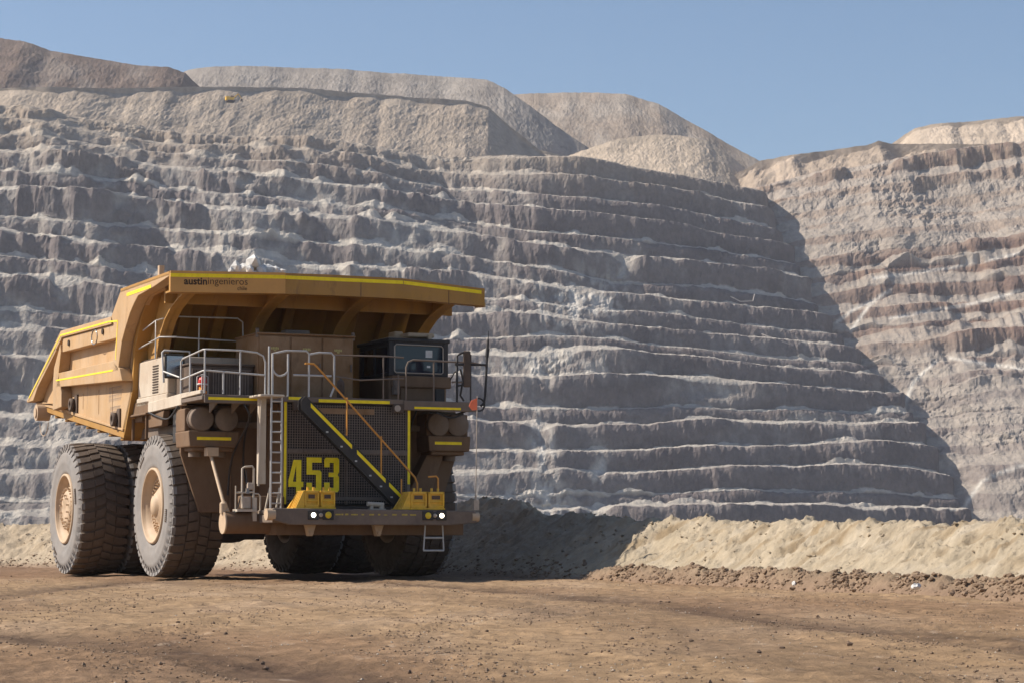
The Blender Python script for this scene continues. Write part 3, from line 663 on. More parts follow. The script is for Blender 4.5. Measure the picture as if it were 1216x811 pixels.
# ---- wheels
RT = 1.95
def make_tyre(chevron, seed):
    mb = MB(); c = (0, 0, 0); W = 1.38       # outer sidewall at R = 0, tyre goes to R = -W
    N = 96
    prof = [(0.99, -0.10), (1.02, -0.02), (1.12, 0.045), (1.16, 0.035), (1.30, 0.085), (1.44, 0.095), (1.56, 0.07), (1.60, 0.075), (1.66, 0.045), (1.74, 0.0), (1.78, -0.04)]
    tr = [(1.82, -0.06), (1.865, -0.14), (1.885, -0.45), (1.885, -W + 0.45), (1.865, -W + 0.14), (1.82, -W + 0.06)]
    inner = [(1.78, -W + 0.04), (1.66, -W - 0.045), (1.44, -W - 0.095), (1.16, -W - 0.035), (1.0, -W + 0.08)]
    mb.cm = 0; mb.lathe(prof, c, 'R', N); mb.cm = 1; mb.lathe([prof[-1]] + tr + [inner[0]], c, 'R', N); mb.cm = 0; mb.cm = 1; mb.lathe(inner, c, 'R', N); mb.cm = 0
    rr = random.Random(seed)
    n = 40 if chevron else 44
    for side in (0, 1):
        for k in range(n):
            t0 = 2 * math.pi * (k + 0.5 * side) / n
            if chevron: cols = [(0.035, 0.38, 0.0, 0.22), (0.40, 0.68, 0.30, 0.62)]
            else: cols = [(0.035, 0.36, 0.0, 0.15), (0.40, 0.66, 0.45, 0.65)]
            dth = 2 * math.pi / n
            for (w0, w1, s0, s1) in cols:
                gap = 0.13 if not chevron else 0.30
                a0 = t0 + s0 * dth; a1 = t0 + s1 * dth; hw = dth * (1 - gap) * 0.5
                ro = RT - rr.uniform(0, 0.022); ri = 1.82
                P = []
                for (wv, a) in ((w0, a0), (w1, a1)):
                    q = -wv if side == 0 else -(W - wv)
                    for (rad, hh) in ((ri, hw), (ro, hw * 0.93), (ro, -hw * 0.93), (ri, -hw)):
                        rd = rad - (0.035 if (rad == ro and wv < 0.05) else 0)
                        P.append((rd * math.cos(a + hh), q, rd * math.sin(a + hh)))
                mb.cm = 1; mb.hexa(P)
            # shoulder lug that wraps down the sidewall and shows pale and dusty
            mb.cm = 0 if side == 0 else 1
            P = []
            for (rad, q) in ((1.90, 0.055), (1.905, -0.045), (1.80, -0.06), (1.76, 0.035)):
                qq = (q - 0.035) if side == 0 else -(W + q - 0.035)
                P.append((rad, qq))
            hw = dth * (1 - (0.25 if not chevron else 0.42)) * 0.5
            V8 = [(r_ * math.cos(t0 + s * hw), q_, r_ * math.sin(t0 + s * hw)) for s in (1, -1) for (r_, q_) in P]
            mb.hexa(V8)
            # lower scallop of the shoulder
            V8 = [(r_ * math.cos(t0 + s * hw * .55), (q_ if side == 0 else -(W + q_)), r_ * math.sin(t0 + s * hw * .55)) for s in (1, -1) for (r_, q_) in ((1.80, 0.02), (1.80, -0.05), (1.66, 0.0), (1.66, 0.062))]
            mb.hexa(V8)
    # raised moulding marks on the sidewall
    for (ang, cnt) in ((1.65, 7), (4.0, 9)):
        for k in range(cnt):
            a = ang + k * 0.035
            mb.hexa([(r_ * math.cos(a + s * 0.009), q_, r_ * math.sin(a + s * 0.009)) for s in (1, -1) for (r_, q_) in ((1.52, 0.10), (1.44, 0.115), (1.44, 0.08), (1.52, 0.06))])
    return mb
def make_rim(planetary):
    mb = MB()
    mb.lathe([(1.0, -0.12), (1.03, -0.02), (1.03, 0.055), (0.985, 0.075), (0.955, 0.05), (0.95, -0.02), (0.90, -0.04), (0.885, -0.09), (0.865, -0.10), (0.85, -0.21), (0.80, -0.24), (0.70, -0.24)], (0, 0, 0), 'R', 72)
    if planetary:
        mb.lathe([(0.70, -0.24), (0.66, -0.24), (0.64, -0.10), (0.58, -0.07), (0.54, -0.07), (0.52, -0.02), (0.46, 0.01), (0.20, 0.02), (0.16, 0.0), (0.0, 0.0)], (0, 0, 0), 'R', 48)
        ring = [(0.755, -0.22, 40), (0.60, -0.06, 28), (0.40, 0.03, 12)]
    else:
        mb.lathe([(0.70, -0.24), (0.64, -0.26), (0.60, -0.25), (0.34, -0.05), (0.28, -0.04), (0.26, 0.02), (0.0, 0.03)], (0, 0, 0), 'R', 48)
        ring = [(0.755, -0.22, 44), (0.66, -0.24, 30)]
    for (r_, q, n) in ring:
        for k in range(n):
            t = 2 * math.pi * k / n; b = (r_ * math.cos(t), q - 0.02, r_ * math.sin(t))
            mb.bar(b, (b[0], q + 0.07, b[2]), 0.034 if r_ > .7 else 0.024, 6)
    mb.lathe([(1.0, -1.3), (0.9, -1.25), (0.85, -0.24)], (0, 0, 0), 'R', 48)
    return mb
wheel_meshes = {}
def put_wheel(F, R, flip, planetary, name='wheel'):
    key = planetary
    if key not in wheel_meshes:
        rim = make_rim(planetary).build(name, M['rim'], truck)
        ty = make_tyre(planetary, 5 + planetary).build('tyre', [M['sidewall'], M['tread']], rim)
        wheel_meshes[key] = (rim, ty)
    else:
        a, b = wheel_meshes[key]; rim = a.copy(); C.objects.link(rim); ty = b.copy(); C.objects.link(ty); ty.parent = rim; rim.parent = truck
    rim.location = (F, -R, RT); rim.rotation_euler = (0, rnd.uniform(0, 6), math.pi if flip else 0)
    if flip: rim.rotation_euler = (0, 0, math.pi)
    return rim
put_wheel(0, 4.05, False, 0); put_wheel(0, -4.05, True, 0)
put_wheel(-6.5, 4.82, False, 1); put_wheel(-6.5, -4.82, True, 1)
put_wheel(-6.5, 3.28, False, 1); put_wheel(-6.5, -3.28, True, 1)

def part(name, mb, m, parent=None, bevel=0.0, label=None, seg=1):
    o = mb.build(name, m, parent or truck, bevel, True, seg)
    if label: o['label'] = label
    return o
# ---- frame, axles and underside
mb = MB()
for s in (1, -1): mb.box((-10.2, s * 1.25, 1.75), (3.2, s * 0.85, 2.75)); mb.box((-10.2, s * 1.0, 2.7), (-1.0, s * 0.7, 3.6))
mb.box((3.0, -1.2, 1.2), (4.2, 1.2, 1.9)); mb.box((-3.0, -1.3, 1.9), (-2.4, 1.3, 3.4)); mb.box((-9.8, -1.3, 2.0), (-9.2, 1.3, 3.9))
part('chassis_frame', mb, M['dark'], bevel=0.03)
mb = MB(); mb.bar((-6.5, 3.4, RT), (-6.5, -3.4, RT), 0.75, 24); mb.box((-7.5, -1.0, 1.05), (-5.5, 1.0, 2.9)); mb.lathe([(0.0, -1.0), (0.8, -1.0), (1.0, -0.6), (1.0, 0.9), (0.0, 1.0)], (-6.5, 0, RT), 'F', 24)
part('rear_axle', mb, M['dark'], bevel=0.03)
mb = MB(); mb.bar((0, 2.8, RT), (0, -2.8, RT), 0.38, 20)
for s in (1, -1): mb.bar((0, s * 2.1, 1.2), (0, s * 2.0, 4.1), 0.30, 16); mb.bar((0, s * 2.1, 2.9), (0, s * 2.0, 4.2), 0.38, 16); mb.bar((1.1, s * 2.6, 1.5), (1.2, 0.2, 1.4), 0.09, 10)
part('front_axle', mb, M['dark'])
for s in (1, -1):
    mb = MB(); mb.bar((-3.6, s * 1.75, 1.8), (-5.0, s * 1.7, 4.0), 0.22, 16); mb.bar((-5.0, s * 1.7, 4.0), (-5.6, s * 1.7, 4.7), 0.14, 14)
    part('hoist_cylinder', mb, M['dark'])
    mb = MB(); mb.box((-3.9, s * 2.0, 2.75), (-1.9, s * 3.1, 4.0)); mb.box((-3.95, s * 2.0, 2.68), (-1.85, s * 3.2, 2.76))
    for k in range(3): mb.box((-3.5 + k * .6, s * 3.1, 2.8), (-3.45 + k * .6, s * 3.13, 3.95))
    part('side_tank', mb, M['dark'], bevel=0.05)
mb = MB(); mb.box((-2.95, -3.6, 4.0), (2.3, 3.62, 4.16)); mb.box((-3.0, 3.45, 3.86), (2.2, 3.62, 4.16)); mb.box((-3.0, -3.62, 3.86), (2.2, -3.45, 4.16))
part('fender_plate', mb, M['deck'], bevel=0.02)
# engine bay and shrouds behind the grille
mb = MB(); mb.box((-0.8, -1.68, 1.7), (3.85, 1.68, 4.45)); part('engine_housing', mb, M['dark'], bevel=0.03)
for s in (1, -1):
    mb = MB(); mb.prism([(1.70 * s, 4.58), (3.95 * s, 4.58), (3.95 * s, 3.3), (3.42 * s, 1.75), (1.70 * s, 1.75)], 0, 1.98, 2.08)
    mb.box((2.08, s * 2.55, 1.8), (2.13, s * 2.60, 4.5))
    mb.box((2.08, s * 1.70, 1.8), (3.9, s * 1.77, 4.58)); mb.box((2.08, s * 1.77, 4.3), (3.6, s * 1.83, 4.58))
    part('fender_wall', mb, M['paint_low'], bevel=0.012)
# radiator grille
mb = MB(); mb.box((3.86, -1.7, 1.95), (3.9, 1.7, 4.6)); gp = part('grille', mb, M['black'])
mb = MB()
for k in range(49):
    y = -1.66 + 3.32 * k / 48; mb.box((3.985, y - 0.008, 1.98), (4.0, y + 0.008, 4.55))
for k in range(39):
    z = 2.0 + 2.52 * k / 38; mb.box((4.0, -1.68, z - 0.007), (4.012, 1.68, z + 0.007))
part('grille_mesh', mb, M['mesh_bar'], gp)
mb = MB(); mb.box((3.9, -1.7, 3.27), (4.03, 1.7, 3.40)); mb.box((3.9, -1.7, 2.05), (4.03, 1.7, 2.16)); mb.box((3.88, -1.78, 1.95), (4.03, -1.68, 4.6)); mb.box((3.88, 1.68, 1.95), (4.03, 1.78, 4.6)); mb.box((3.9, -.03, 1.95), (3.985, .03, 4.6))
for y in (-1.2, -.4, .4, 1.2): mb.box((4.03, y - .04, 3.29), (4.06, y + .04, 3.38))
part('grille_frame', mb, M['deck'], gp, bevel=0.008)
for s in (1, -1):
    mb = MB(); mb.box((4.032, s * 1.70, 2.5 if s < 0 else 1.95), (4.04, s * 1.77, 4.6)); part('yellow_stripe', mb, M['yellow'], gp)
# number plates 453 in condensed block figures
def figure(mb, ch, y0, z0, wd, ht, F=4.02, t=0.02):
    sw = wd * 0.36; sh = ht * 0.15
    def bx(u0, v0, u1, v1): mb.box((F, y0 - u0, z0 + v0), (F + t, y0 - u1, z0 + v1))
    def poly(p): mb.prism([(y0 - a, z0 + b) for a, b in p], 0, F, F + t)
    if ch == '4':
        poly([(0, ht * .22), (0, ht * .40), (wd * .34, ht), (wd * .52, ht), (wd * .52, ht * .86), (wd * .30, ht * .37), (wd * .52, ht * .37), (wd * .52, ht * .22)])
        bx(wd * .52, 0, wd * .86, ht); bx(wd * .86, ht * .22, wd, ht * .37)
    if ch == '5':
        bx(0, ht - sh, wd, ht); bx(0, ht * .50, sw, ht - sh); bx(sw, ht * .50, wd * .90, ht * .63); poly([(wd * .90, ht * .63), (wd, ht * .57), (wd, ht * .06), (wd * .90, 0), (wd - sw, 0), (wd - sw, ht * .50), (wd * .9, ht * .5)])
        bx(0, 0.0, wd - sw, sh * .8); bx(0, sh * .8, sw, ht * .27)
    if ch == '3':
        poly([(wd * .1, ht), (wd * .90, ht), (wd, ht * .94), (wd, ht * .58), (wd * .90, ht * .51), (wd, ht * .44), (wd, ht * .06), (wd * .90, 0), (wd * .1, 0), (0, ht * .06), (0, ht * .28), (sw, ht * .28), (sw, sh * .85), (wd - sw, sh * .85), (wd - sw, ht * .44), (wd * .3, ht * .44), (wd * .3, ht * .57), (wd - sw, ht * .57), (wd - sw, ht - sh), (sw, ht - sh), (sw, ht * .72), (0, ht * .72), (0, ht * .94)])
for ch, y in (('4', 1.64), ('5', 1.14), ('3', 0.65)):
    mb = MB(); figure(mb, ch, y, 2.20 if ch == '4' else 2.27, 0.41, 0.90); part('number_figure', mb, M['yellow'], gp, label='yellow figure ' + ch + ' on the grille')
for s in (1, -1):
    mb = MB(); y = 1.40 * s
    mb.box((4.02, y - 0.15, 4.38), (4.14, y + 0.15, 4.62)); lb = part('radiator_lamp', mb, M['dark'], bevel=0.01)
    mb = MB(); mb.bar((4.13, y - 0.04 * s, 4.50), (4.17, y - 0.04 * s, 4.50), 0.085, 20); part('lens', mb, M['lens'], lb)
# upper tan crossbar behind the stairs
mb = MB(); mb.box((4.0, -0.75, 4.32), (4.02, 1.2, 4.47)); part('crossbar', mb, M['cabinet'])
# ---- lower tube, bumper, lamps
mb = MB(); mb.bar((4.35, 3.48, 1.46), (4.35, -2.9, 1.46), 0.28, 28); mb.box((4.2, -2.9, 1.15), (5.0, 2.3, 1.5)); mb.box((3.1, -2.7, 1.2), (4.3, 2.9, 1.42))
part('lower_beam', mb, M['paint_low'], bevel=0.01)
mb = MB(); mb.bar((4.35, 3.48, 1.46), (4.35, 3.52, 1.46), 0.285, 28); mb.bar((4.35, 3.5, 1.7), (4.35, 3.5, 1.95), .09, 10); part('beam_end_cap', mb, M['rim'])
for s in (1,):
    mb = MB(); mb.bar((3.0, s * 3.42, 3.25), (4.3, s * 3.42, 1.78), 0.045, 10); mb.box((2.85, s * 3.55, 3.2), (3.15, s * 3.25, 3.42)); mb.bar((4.1, s * 3.42, 1.95), (4.4, s * 3.42, 1.7), 0.09, 10)
    part('diagonal_strut', mb, M['rim'])
mb = MB()
def arc(cx, cz, r, a0, a1, n): return [(cx + r * math.cos(a0 + (a1 - a0) * k / n), cz + r * math.sin(a0 + (a1 - a0) * k / n)) for k in range(n + 1)]
mb.prism([(2.62, 1.82), (-2.85, 1.78)] + [(-2.97, 1.70), (-3.0, 1.58), (-2.90, 1.47)] + [(-2.2, 1.40), (2.2, 1.40)] + [(2.62, 1.50), (2.76, 1.58), (2.78, 1.68), (2.72, 1.78)], 0, 5.62, 5.8)
mb.box((4.05, -2.7, 1.66), (5.62, 2.6, 1.78)); mb.box((4.1, 2.35, 1.45), (5.62, 2.62, 1.66)); mb.box((4.1, -2.62, 1.45), (5.62, -2.4, 1.66))
for y in (-1.2, 0, 1.2): mb.box((4.1, y - .05, 1.42), (5.62, y + .05, 1.66))
bp_ = part('bumper', mb, M['deck'], bevel=0.03, seg=2)
mb = MB(); mb.bar((5.71, 2.60, 1.66), (5.71, 2.82, 1.66), 0.15, 20); part('bumper_end', mb, M['rim'], bp_, bevel=.02)
mb = MB(); mb.bar((5.71, -2.8, 1.62), (5.71, -3.0, 1.62), 0.13, 20); part('bumper_end', mb, M['rim'], bp_, bevel=.02)
mb = MB()
x = 1.15
rr_ = random.Random(3)
while x > -1.3:
    mb = MB(); l_ = rr_.uniform(0.05, 0.2); mb.box((5.801, x, 1.648), (5.806, x - l_, 1.682 + rr_.uniform(-.008, .01))); x -= l_ + rr_.uniform(0.01, 0.16)
    part('worn_yellow_marking', mb, M['worn'], bp_)
for s, off in ((1, 0.08), (-1, -0.02)):
    y0 = 1.55 * s - (0.02 if s > 0 else 0.36)
    yl = 1.60 if s > 0 else -1.92; ya = 1.60 - 0.40 if s > 0 else -1.92 + 0.38; yg = (yl + ya) / 2 - 0.0
    mb = MB(); mb.box((5.80, yl + 0.14, 1.53), (5.835, yl - 0.14, 1.77)); mb.box((5.8, ya - 0.15, 1.53), (5.835, ya + 0.15, 1.77)); mb.box((5.8, yg - .09, 1.56), (5.83, yg + .09, 1.74))
    hl = part('headlight_housing', mb, M['black'], bp_, bevel=0.01)
    mb = MB(); mb.lathe([(0.0, 0.04), (0.04, 0.037), (0.058, 0.025), (0.062, 0)], (5.83, yl, 1.65), 'F', 20); part('headlight', mb, M['lamp'], bp_)
    mb = MB(); mb.lathe([(0.0, 0.03), (0.07, 0.025), (0.085, 0)], (5.835, ya, 1.65), 'F', 20); part('fog_lamp', mb, M['yellow_lens'], bp_)
    mb = MB(); mb.lathe([(0.0, 0.02), (0.05, 0.016), (0.055, 0)], (5.83, yg, 1.65), 'F', 14); part('small_lamp', mb, M['lens'], bp_)
# hinge brackets below the bumper
for y in (1.5, -0.35):
    mb = MB(); mb.prism([(y + .14, 1.42), (y - .14, 1.42), (y - .04, 1.12), (y + .06, 1.12)], 0, 5.2, 5.4); mb.bar((5.15, y, 1.2), (5.45, y, 1.2), .05, 10); part('tow_bracket', mb, M['rim'], bp_, bevel=.01)
# yellow storage cages standing on the bumper deck
def cage(yc, ycw, rows):
    t = MB(); z0, z1 = 1.80, 2.27; F0, F1 = 5.05, 5.66
    y0, y1 = yc + ycw / 2, yc - ycw / 2; wd = (y0 - y1) / rows
    t.box((F0, y0, z0), (F1, y1, z0 + .05))
    for k in range(rows):
        a = y0 - k * wd - .02; b = a - wd + .04
        t.box((F0, a, z0 + .05), (F1 - .05, b, z1)); t.box((F1 - .05, a, z0 + .05), (F1, a - .05, z1)); t.box((F1 - .05, b, z0 + .05), (F1, b + .05, z1))
        t.box((F1 - .05, a, z1 - .07), (F1, b, z1)); t.box((F1 - .05, a - .05, z0 + .19), (F1, b + .05, z0 + .23)); t.box((F1 - .05, a, z0 + .05), (F1, b, z0 + .11))
        for q in (0.3, 0.7):
            t.bar((F1 - .12, a + (b - a) * q, z1), (F1 - .12, a + (b - a) * q, z1 + .09), .035, 8)
    t.prism([(y0 + .30, z0), (y0 + .0, z1 - .02), (y0 - .02, z1 - .02), (y0 - .02, z0)], 0, F0 + .1, F0 + .16)
    for k in range(5):
        f = F0 + .12 + k * .11; t.prism([(y0 + .24, z0), (y0 + .02, z1), (y0 - .02, z1), (y0 - .02, z0)], 0, f, f + .035)
    t.box((F0, y0 + .3, z0), (F1, y0, z0 + .03))
    o = part('yellow_cage', t, M['yellow_box'], bp_, bevel=.01)
    for k in range(rows):
        a = y0 - k * wd - .13; b = y0 - (k + 1) * wd + .13
        t = MB(); t.box((F1 - .049, a, z0 + .27), (F1 - .035, b, z1 - .10)); part('slot', t, M['dark'], o)
    return o
cage(1.36, 0.86, 2); cage(-1.60, 0.98, 2)
mb = MB(); mb.bar((5.2, -.22, 1.78), (5.2, -.22, 1.98), .05, 10); mb.bar((5.2, -.10, 1.95), (5.2, -.55, 1.93), .06, 10); mb.bar((5.2, -.5, 1.78), (5.2, -.5, 1.95), .07, 10); mb.box((5.1, -.15, 1.78), (5.3, -.58, 1.83)); part('hydrant_fitting', mb, M['white'], bp_)
# handrail beside the right hand cage
mb = MB(); mb.tube([(5.4, -2.0, 2.2), (5.4, -2.0, 2.62), (5.4, -1.94, 2.68), (5.4, -1.72, 2.66)], .025); part('grab_handle', mb, M['orange_tube'], bp_)
mb = MB(); mb.tube([(5.2, -1.05, 2.2), (5.2, -1.05, 2.60)], .02); part('grab_handle', mb, M['orange_tube'], bp_)
# hanging ladder under the bumper
mb = MB()
mb.bar((5.5, -1.60, 1.45), (5.5, -1.55, 0.75), .022); mb.bar((5.5, -2.08, 1.45), (5.5, -2.12, 0.75), .022)
for z, a, b in ((1.08, -1.57, -2.10), (0.75, -1.55, -2.12)): mb.bar((5.5, a, z), (5.5, b, z), .028)
part('hanging_ladder', mb, M['tube'], bp_)

# ---- deck
mb = MB()
mb.box((-0.8, -3.65, 4.60), (4.05, 4.0, 4.71))
mb.box((4.05, 3.95, 4.52), (4.11, 2.35, 4.74)); mb.box((4.05, 2.33, 4.60), (4.11, -1.55, 4.74)); mb.box((4.05, -1.55, 4.46), (4.13, -3.66, 4.72))
part('deck', mb, M['deck'], bevel=0.015)
mb = MB(); mb.box((4.111, 3.85, 4.60), (4.118, 2.4, 4.67)); part('yellow_stripe', mb, M['yellow'])
mb = MB(); mb.box((4.111, 1.68, 4.655), (4.118, 1.25, 4.73)); part('yellow_stripe', mb, M['yellow'])
mb = MB(); mb.box((4.111, 0.85, 4.61), (4.118, -1.15, 4.69)); part('yellow_stripe', mb, M['yellow'])
mb = MB(); mb.box((4.131, -1.85, 4.50), (4.138, -3.2, 4.56)); part('yellow_stripe', mb, M['yellow'])
# side beam of the left deck
mb = MB()
mb.hexa([(-0.8, 4.02, 4.50), (2.3, 4.02, 4.55), (2.3, 3.85, 4.55), (-0.8, 3.85, 4.50), (-0.8, 4.02, 4.78), (2.3, 4.02, 4.86), (2.3, 3.85, 4.86), (-0.8, 3.85, 4.78)])
mb.hexa([(2.3, 4.02, 4.72), (3.9, 4.0, 4.76), (3.9, 3.9, 4.76), (2.3, 3.9, 4.72), (2.3, 4.02, 4.86), (3.9, 4.0, 4.86), (3.9, 3.9, 4.86), (2.3, 3.9, 4.86)])
part('deck_side_beam', mb, M['white'], bevel=.015)
mb = MB()
mb.box((-2.7, 3.6, 4.50), (-0.8, 4.0, 4.85)); mb.box((-2.9, 3.2, 4.32), (-1.8, 3.9, 4.55)); mb.bar((-2.0, 3.95, 4.95), (-2.0, 3.6, 4.95), .06); mb.box((-2.75, 3.9, 4.46), (-0.9, 4.06, 4.52))
for f in (-2.55, -1.2): mb.box((f, 3.9, 3.8), (f + .06, 3.98, 4.5))
mb.hexa([(-1.2, 3.7, 4.1), (0.4, 3.8, 4.1), (0.4, 3.98, 4.1), (-1.2, 3.9, 4.1), (-1.35, 3.7, 4.50), (0.6, 3.8, 4.50), (0.6, 3.98, 4.50), (-1.35, 3.9, 4.50)])
part('deck_bracket', mb, M['paint_low'], bevel=.015)
mb = MB(); mb.box((1.0, 3.78, 3.62), (1.9, 3.84, 4.58)); part('mud_flap', mb, M['black'])
# ---- blower box with louvres
mb = MB(); mb.box((-1.95, 1.95, 4.95), (0.88, 3.97, 5.95)); mb.box((-2.0, 1.9, 4.72), (0.92, 4.0, 4.95)); bb = part('blower_housing', mb, M['white'], bevel=.02)
mb = MB()
for k in range(11):
    z = 5.02 + k * .072; mb.box((-.52, 3.968, z), (.02, 3.985, z + .035))
part('side_louvre', mb, M['letter'], bb)
mb = MB(); mb.box((.92, 2.0, 4.72), (2.2, 3.75, 5.62)); mb.box((.92, 1.95, 5.62), (2.25, 3.8, 5.68)); gb = part('resistor_housing', mb, M['dark'], bevel=.02)
for (a, b) in ((3.68, 3.2), (3.1, 2.72), (2.66, 2.1)):
    mb = MB(); n = int((a - b) / .075)
    for k in range(n): y = a - .04 - k * .075; mb.box((2.2, y, 4.85), (2.22, y - .035, 5.5))
    mb.box((2.2, a + .02, 5.5), (2.24, b - .02, 5.54)); mb.box((2.2, a + .02, 4.8), (2.24, b - .02, 4.84)); mb.box((2.2, a + .03, 4.8), (2.24, a, 5.54)); part('front_louvre', mb, M['deck'], gb)
# mirror on the left
mb = MB(); mb.tube([(1.3, 4.2, 5.2), (1.3, 4.25, 6.0), (1.3, 4.2, 6.05), (1.3, 3.5, 6.05), (1.3, 3.45, 5.2)], .03)
mb.tube([(1.3, 4.22, 5.5), (2.0, 3.98, 5.3)], .025); mb.tube([(1.3, 3.5, 5.9), (2.2, 3.95, 5.8)], .025)
mr_ = part('mirror_bracket', mb, M['tube'])
mb = MB(); mb.box((1.28, 4.18, 5.32), (1.22, 3.62, 5.98)); part('mirror_case', mb, M['black'], mr_, bevel=.05)
mb = MB(); mb.box((1.284, 4.12, 5.38), (1.29, 3.68, 5.92)); part('mirror_face', mb, M['mirror'], mr_)
# beacon
mb = MB(); mb.lathe([(0.12, 0), (0.12, 0.06), (0.09, 0.07), (0.09, 0.20), (0.0, 0.21)], (3.6, 3.85, 4.78), 'U', 20); bc = part('beacon', mb, M['amber'])
mb = MB(); mb.lathe([(0.11, 0.20), (0.11, 0.34), (0.08, 0.42), (0, 0.44)], (3.6, 3.85, 4.78), 'U', 20); part('red_lens', mb, M['red'], bc)
mb = MB()
for k in range(4):
    a = k * math.pi / 2 + .4; mb.tube([(3.6 + .14 * math.cos(a), 3.85 + .14 * math.sin(a), 4.74), (3.6 + .14 * math.cos(a), 3.85 + .14 * math.sin(a), 5.22), (3.6, 3.85, 5.28)], .012, 6)
mb.lathe([(.12, .22), (.14, .22), (.14, .26), (.12, .26)], (3.6, 3.85, 4.78), 'U', 20, True)
part('beacon_guard', mb, M['tube'], bc)
# ---- control cabinets with three doors
mb = MB(); mb.box((0.6, -0.76, 4.72), (2.44, 1.97, 6.48)); mb.box((0.55, -0.8, 6.48), (2.52, 2.0, 6.53)); cb_ = part('control_cabinet', mb, M['cabinet'], bevel=.02)
for k in range(3):
    y = 1.93 - k * .90; mb = MB(); mb.box((2.44, y, 4.80), (2.48, y - .85, 6.44)); d = part('cabinet_door', mb, M['cabinet'], cb_, bevel=.012)
    mb = MB(); mb.box((2.48, y - .78, 5.55), (2.52, y - .82, 5.75)); part('handle', mb, M['deck'], d)
    mb = MB()
    for q in range(5): mb.prism([(y - .33 - q * .045, 6.09), (y - .36 - q * .045, 6.09), (y - .35 - q * .045, 6.15 + .01 * (q % 2)), (y - .32 - q * .045, 6.15)], 0, 2.481, 2.485)
    mb.box((2.481, y - .40, 6.05), (2.485, y - .47, 6.08)); part('emblem', mb, mat('emblem_paint', (0.50, 0.42, 0.16), .6, var=.2, scale=30) if k == 0 else bpy.data.materials['emblem_paint'], d)
for y in (1.97, -0.76):
    mb = MB(); mb.bar((2.4, y, 6.4), (2.4, y, 6.62), .05); part('lifting_lug', mb, M['deck'], cb_)
# ---- cab
mb = MB()
mb.box((0.2, -1.80, 4.78), (2.46, -3.50, 5.50)); mb.box((2.46, -1.84, 5.18), (2.58, -3.60, 5.50)); mb.box((2.46, -2.1, 4.78), (2.52, -3.1, 5.18)); mb.box((0.2, -1.78, 5.5), (0.3, -3.5, 6.42))
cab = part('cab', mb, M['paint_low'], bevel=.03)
mb = MB(); F1 = 2.5
for (a, b) in ((-1.78, -1.92), (-3.40, -3.54)): mb.box((F1 - .14, a, 5.50), (F1, b, 6.46))
mb.box((F1 - .14, -1.92, 5.50), (F1, -3.40, 5.58)); mb.box((F1 - .14, -1.92, 6.36), (F1, -3.40, 6.46)); mb.box((0.15, -1.74, 6.42), (F1 + .03, -3.58, 6.52))
for y in (-1.78, -3.54):
    s_ = 1 if y > -2 else -1
    mb.box((0.3, y, 5.5), (F1 - .14, y - .08 * s_, 5.6)); mb.box((0.3, y, 6.3), (F1 - .14, y - .08 * s_, 6.42)); mb.box((0.3, y, 5.6), (0.5, y - .08 * s_, 6.3)); mb.box((1.3, y, 5.6), (1.42, y - .08 * s_, 6.3))
part('cab_frame', mb, M['black'], cab, bevel=.02)
mb = MB(); mb.box((F1 - .10, -1.92, 5.58), (F1 - .06, -3.40, 6.36)); ws = part('windscreen', mb, M['glass'], cab)
mb = MB(); mb.box((F1 - .058, -2.88, 6.02), (F1 - .054, -3.08, 6.22)); part('white_sticker', mb, M['rock_white'], ws)
mb = MB(); mb.box((F1 - .058, -2.92, 5.74), (F1 - .054, -3.02, 5.80)); part('white_sticker', mb, M['rock_white'], ws)
mb = MB()
mb.tube([(F1, -1.94, 5.62), (F1, -1.94, 6.30), (F1, -1.99, 6.35), (F1, -3.33, 6.34), (F1, -3.38, 6.28), (F1, -3.38, 5.62), (F1, -3.33, 5.58), (F1, -1.99, 5.58), (F1, -1.94, 5.62)], .018, 6); part('window_seal', mb, M['lens'], ws)
for y in (-1.82, -3.50):
    mb = MB(); mb.box((.5, y - .01, 5.6), (1.3, y + .01, 6.3)); mb.box((1.42, y - .01, 5.6), (F1 - .14, y + .01, 6.3)); part('side_window', mb, M['glass'], cab)
mb = MB(); mb.box((.5, -2.0, 6.52), (1.9, -2.9, 6.60)); mb.box((1.2, -2.5, 6.60), (2.1, -3.3, 6.72)); mb.box((1.0, -2.35, 6.58), (1.5, -2.6, 6.80)); mb.bar((2.2, -3.1, 6.5), (2.2, -3.1, 6.66), .06, 10); part('roof_air_unit', mb, M['rim'], cab, bevel=.03)
mb = MB(); mb.box((2.50, -1.86, 4.98), (2.68, -2.02, 5.36)); mb.bar((2.68, -1.94, 5.18), (2.72, -1.94, 5.18), .07, 14); part('cab_lamp', mb, M['deck'], cab)
mb = MB(); mb.box((2.52, -3.12, 4.80), (2.60, -3.38, 5.16)); part('cab_step_recess', mb, M['black'], cab)
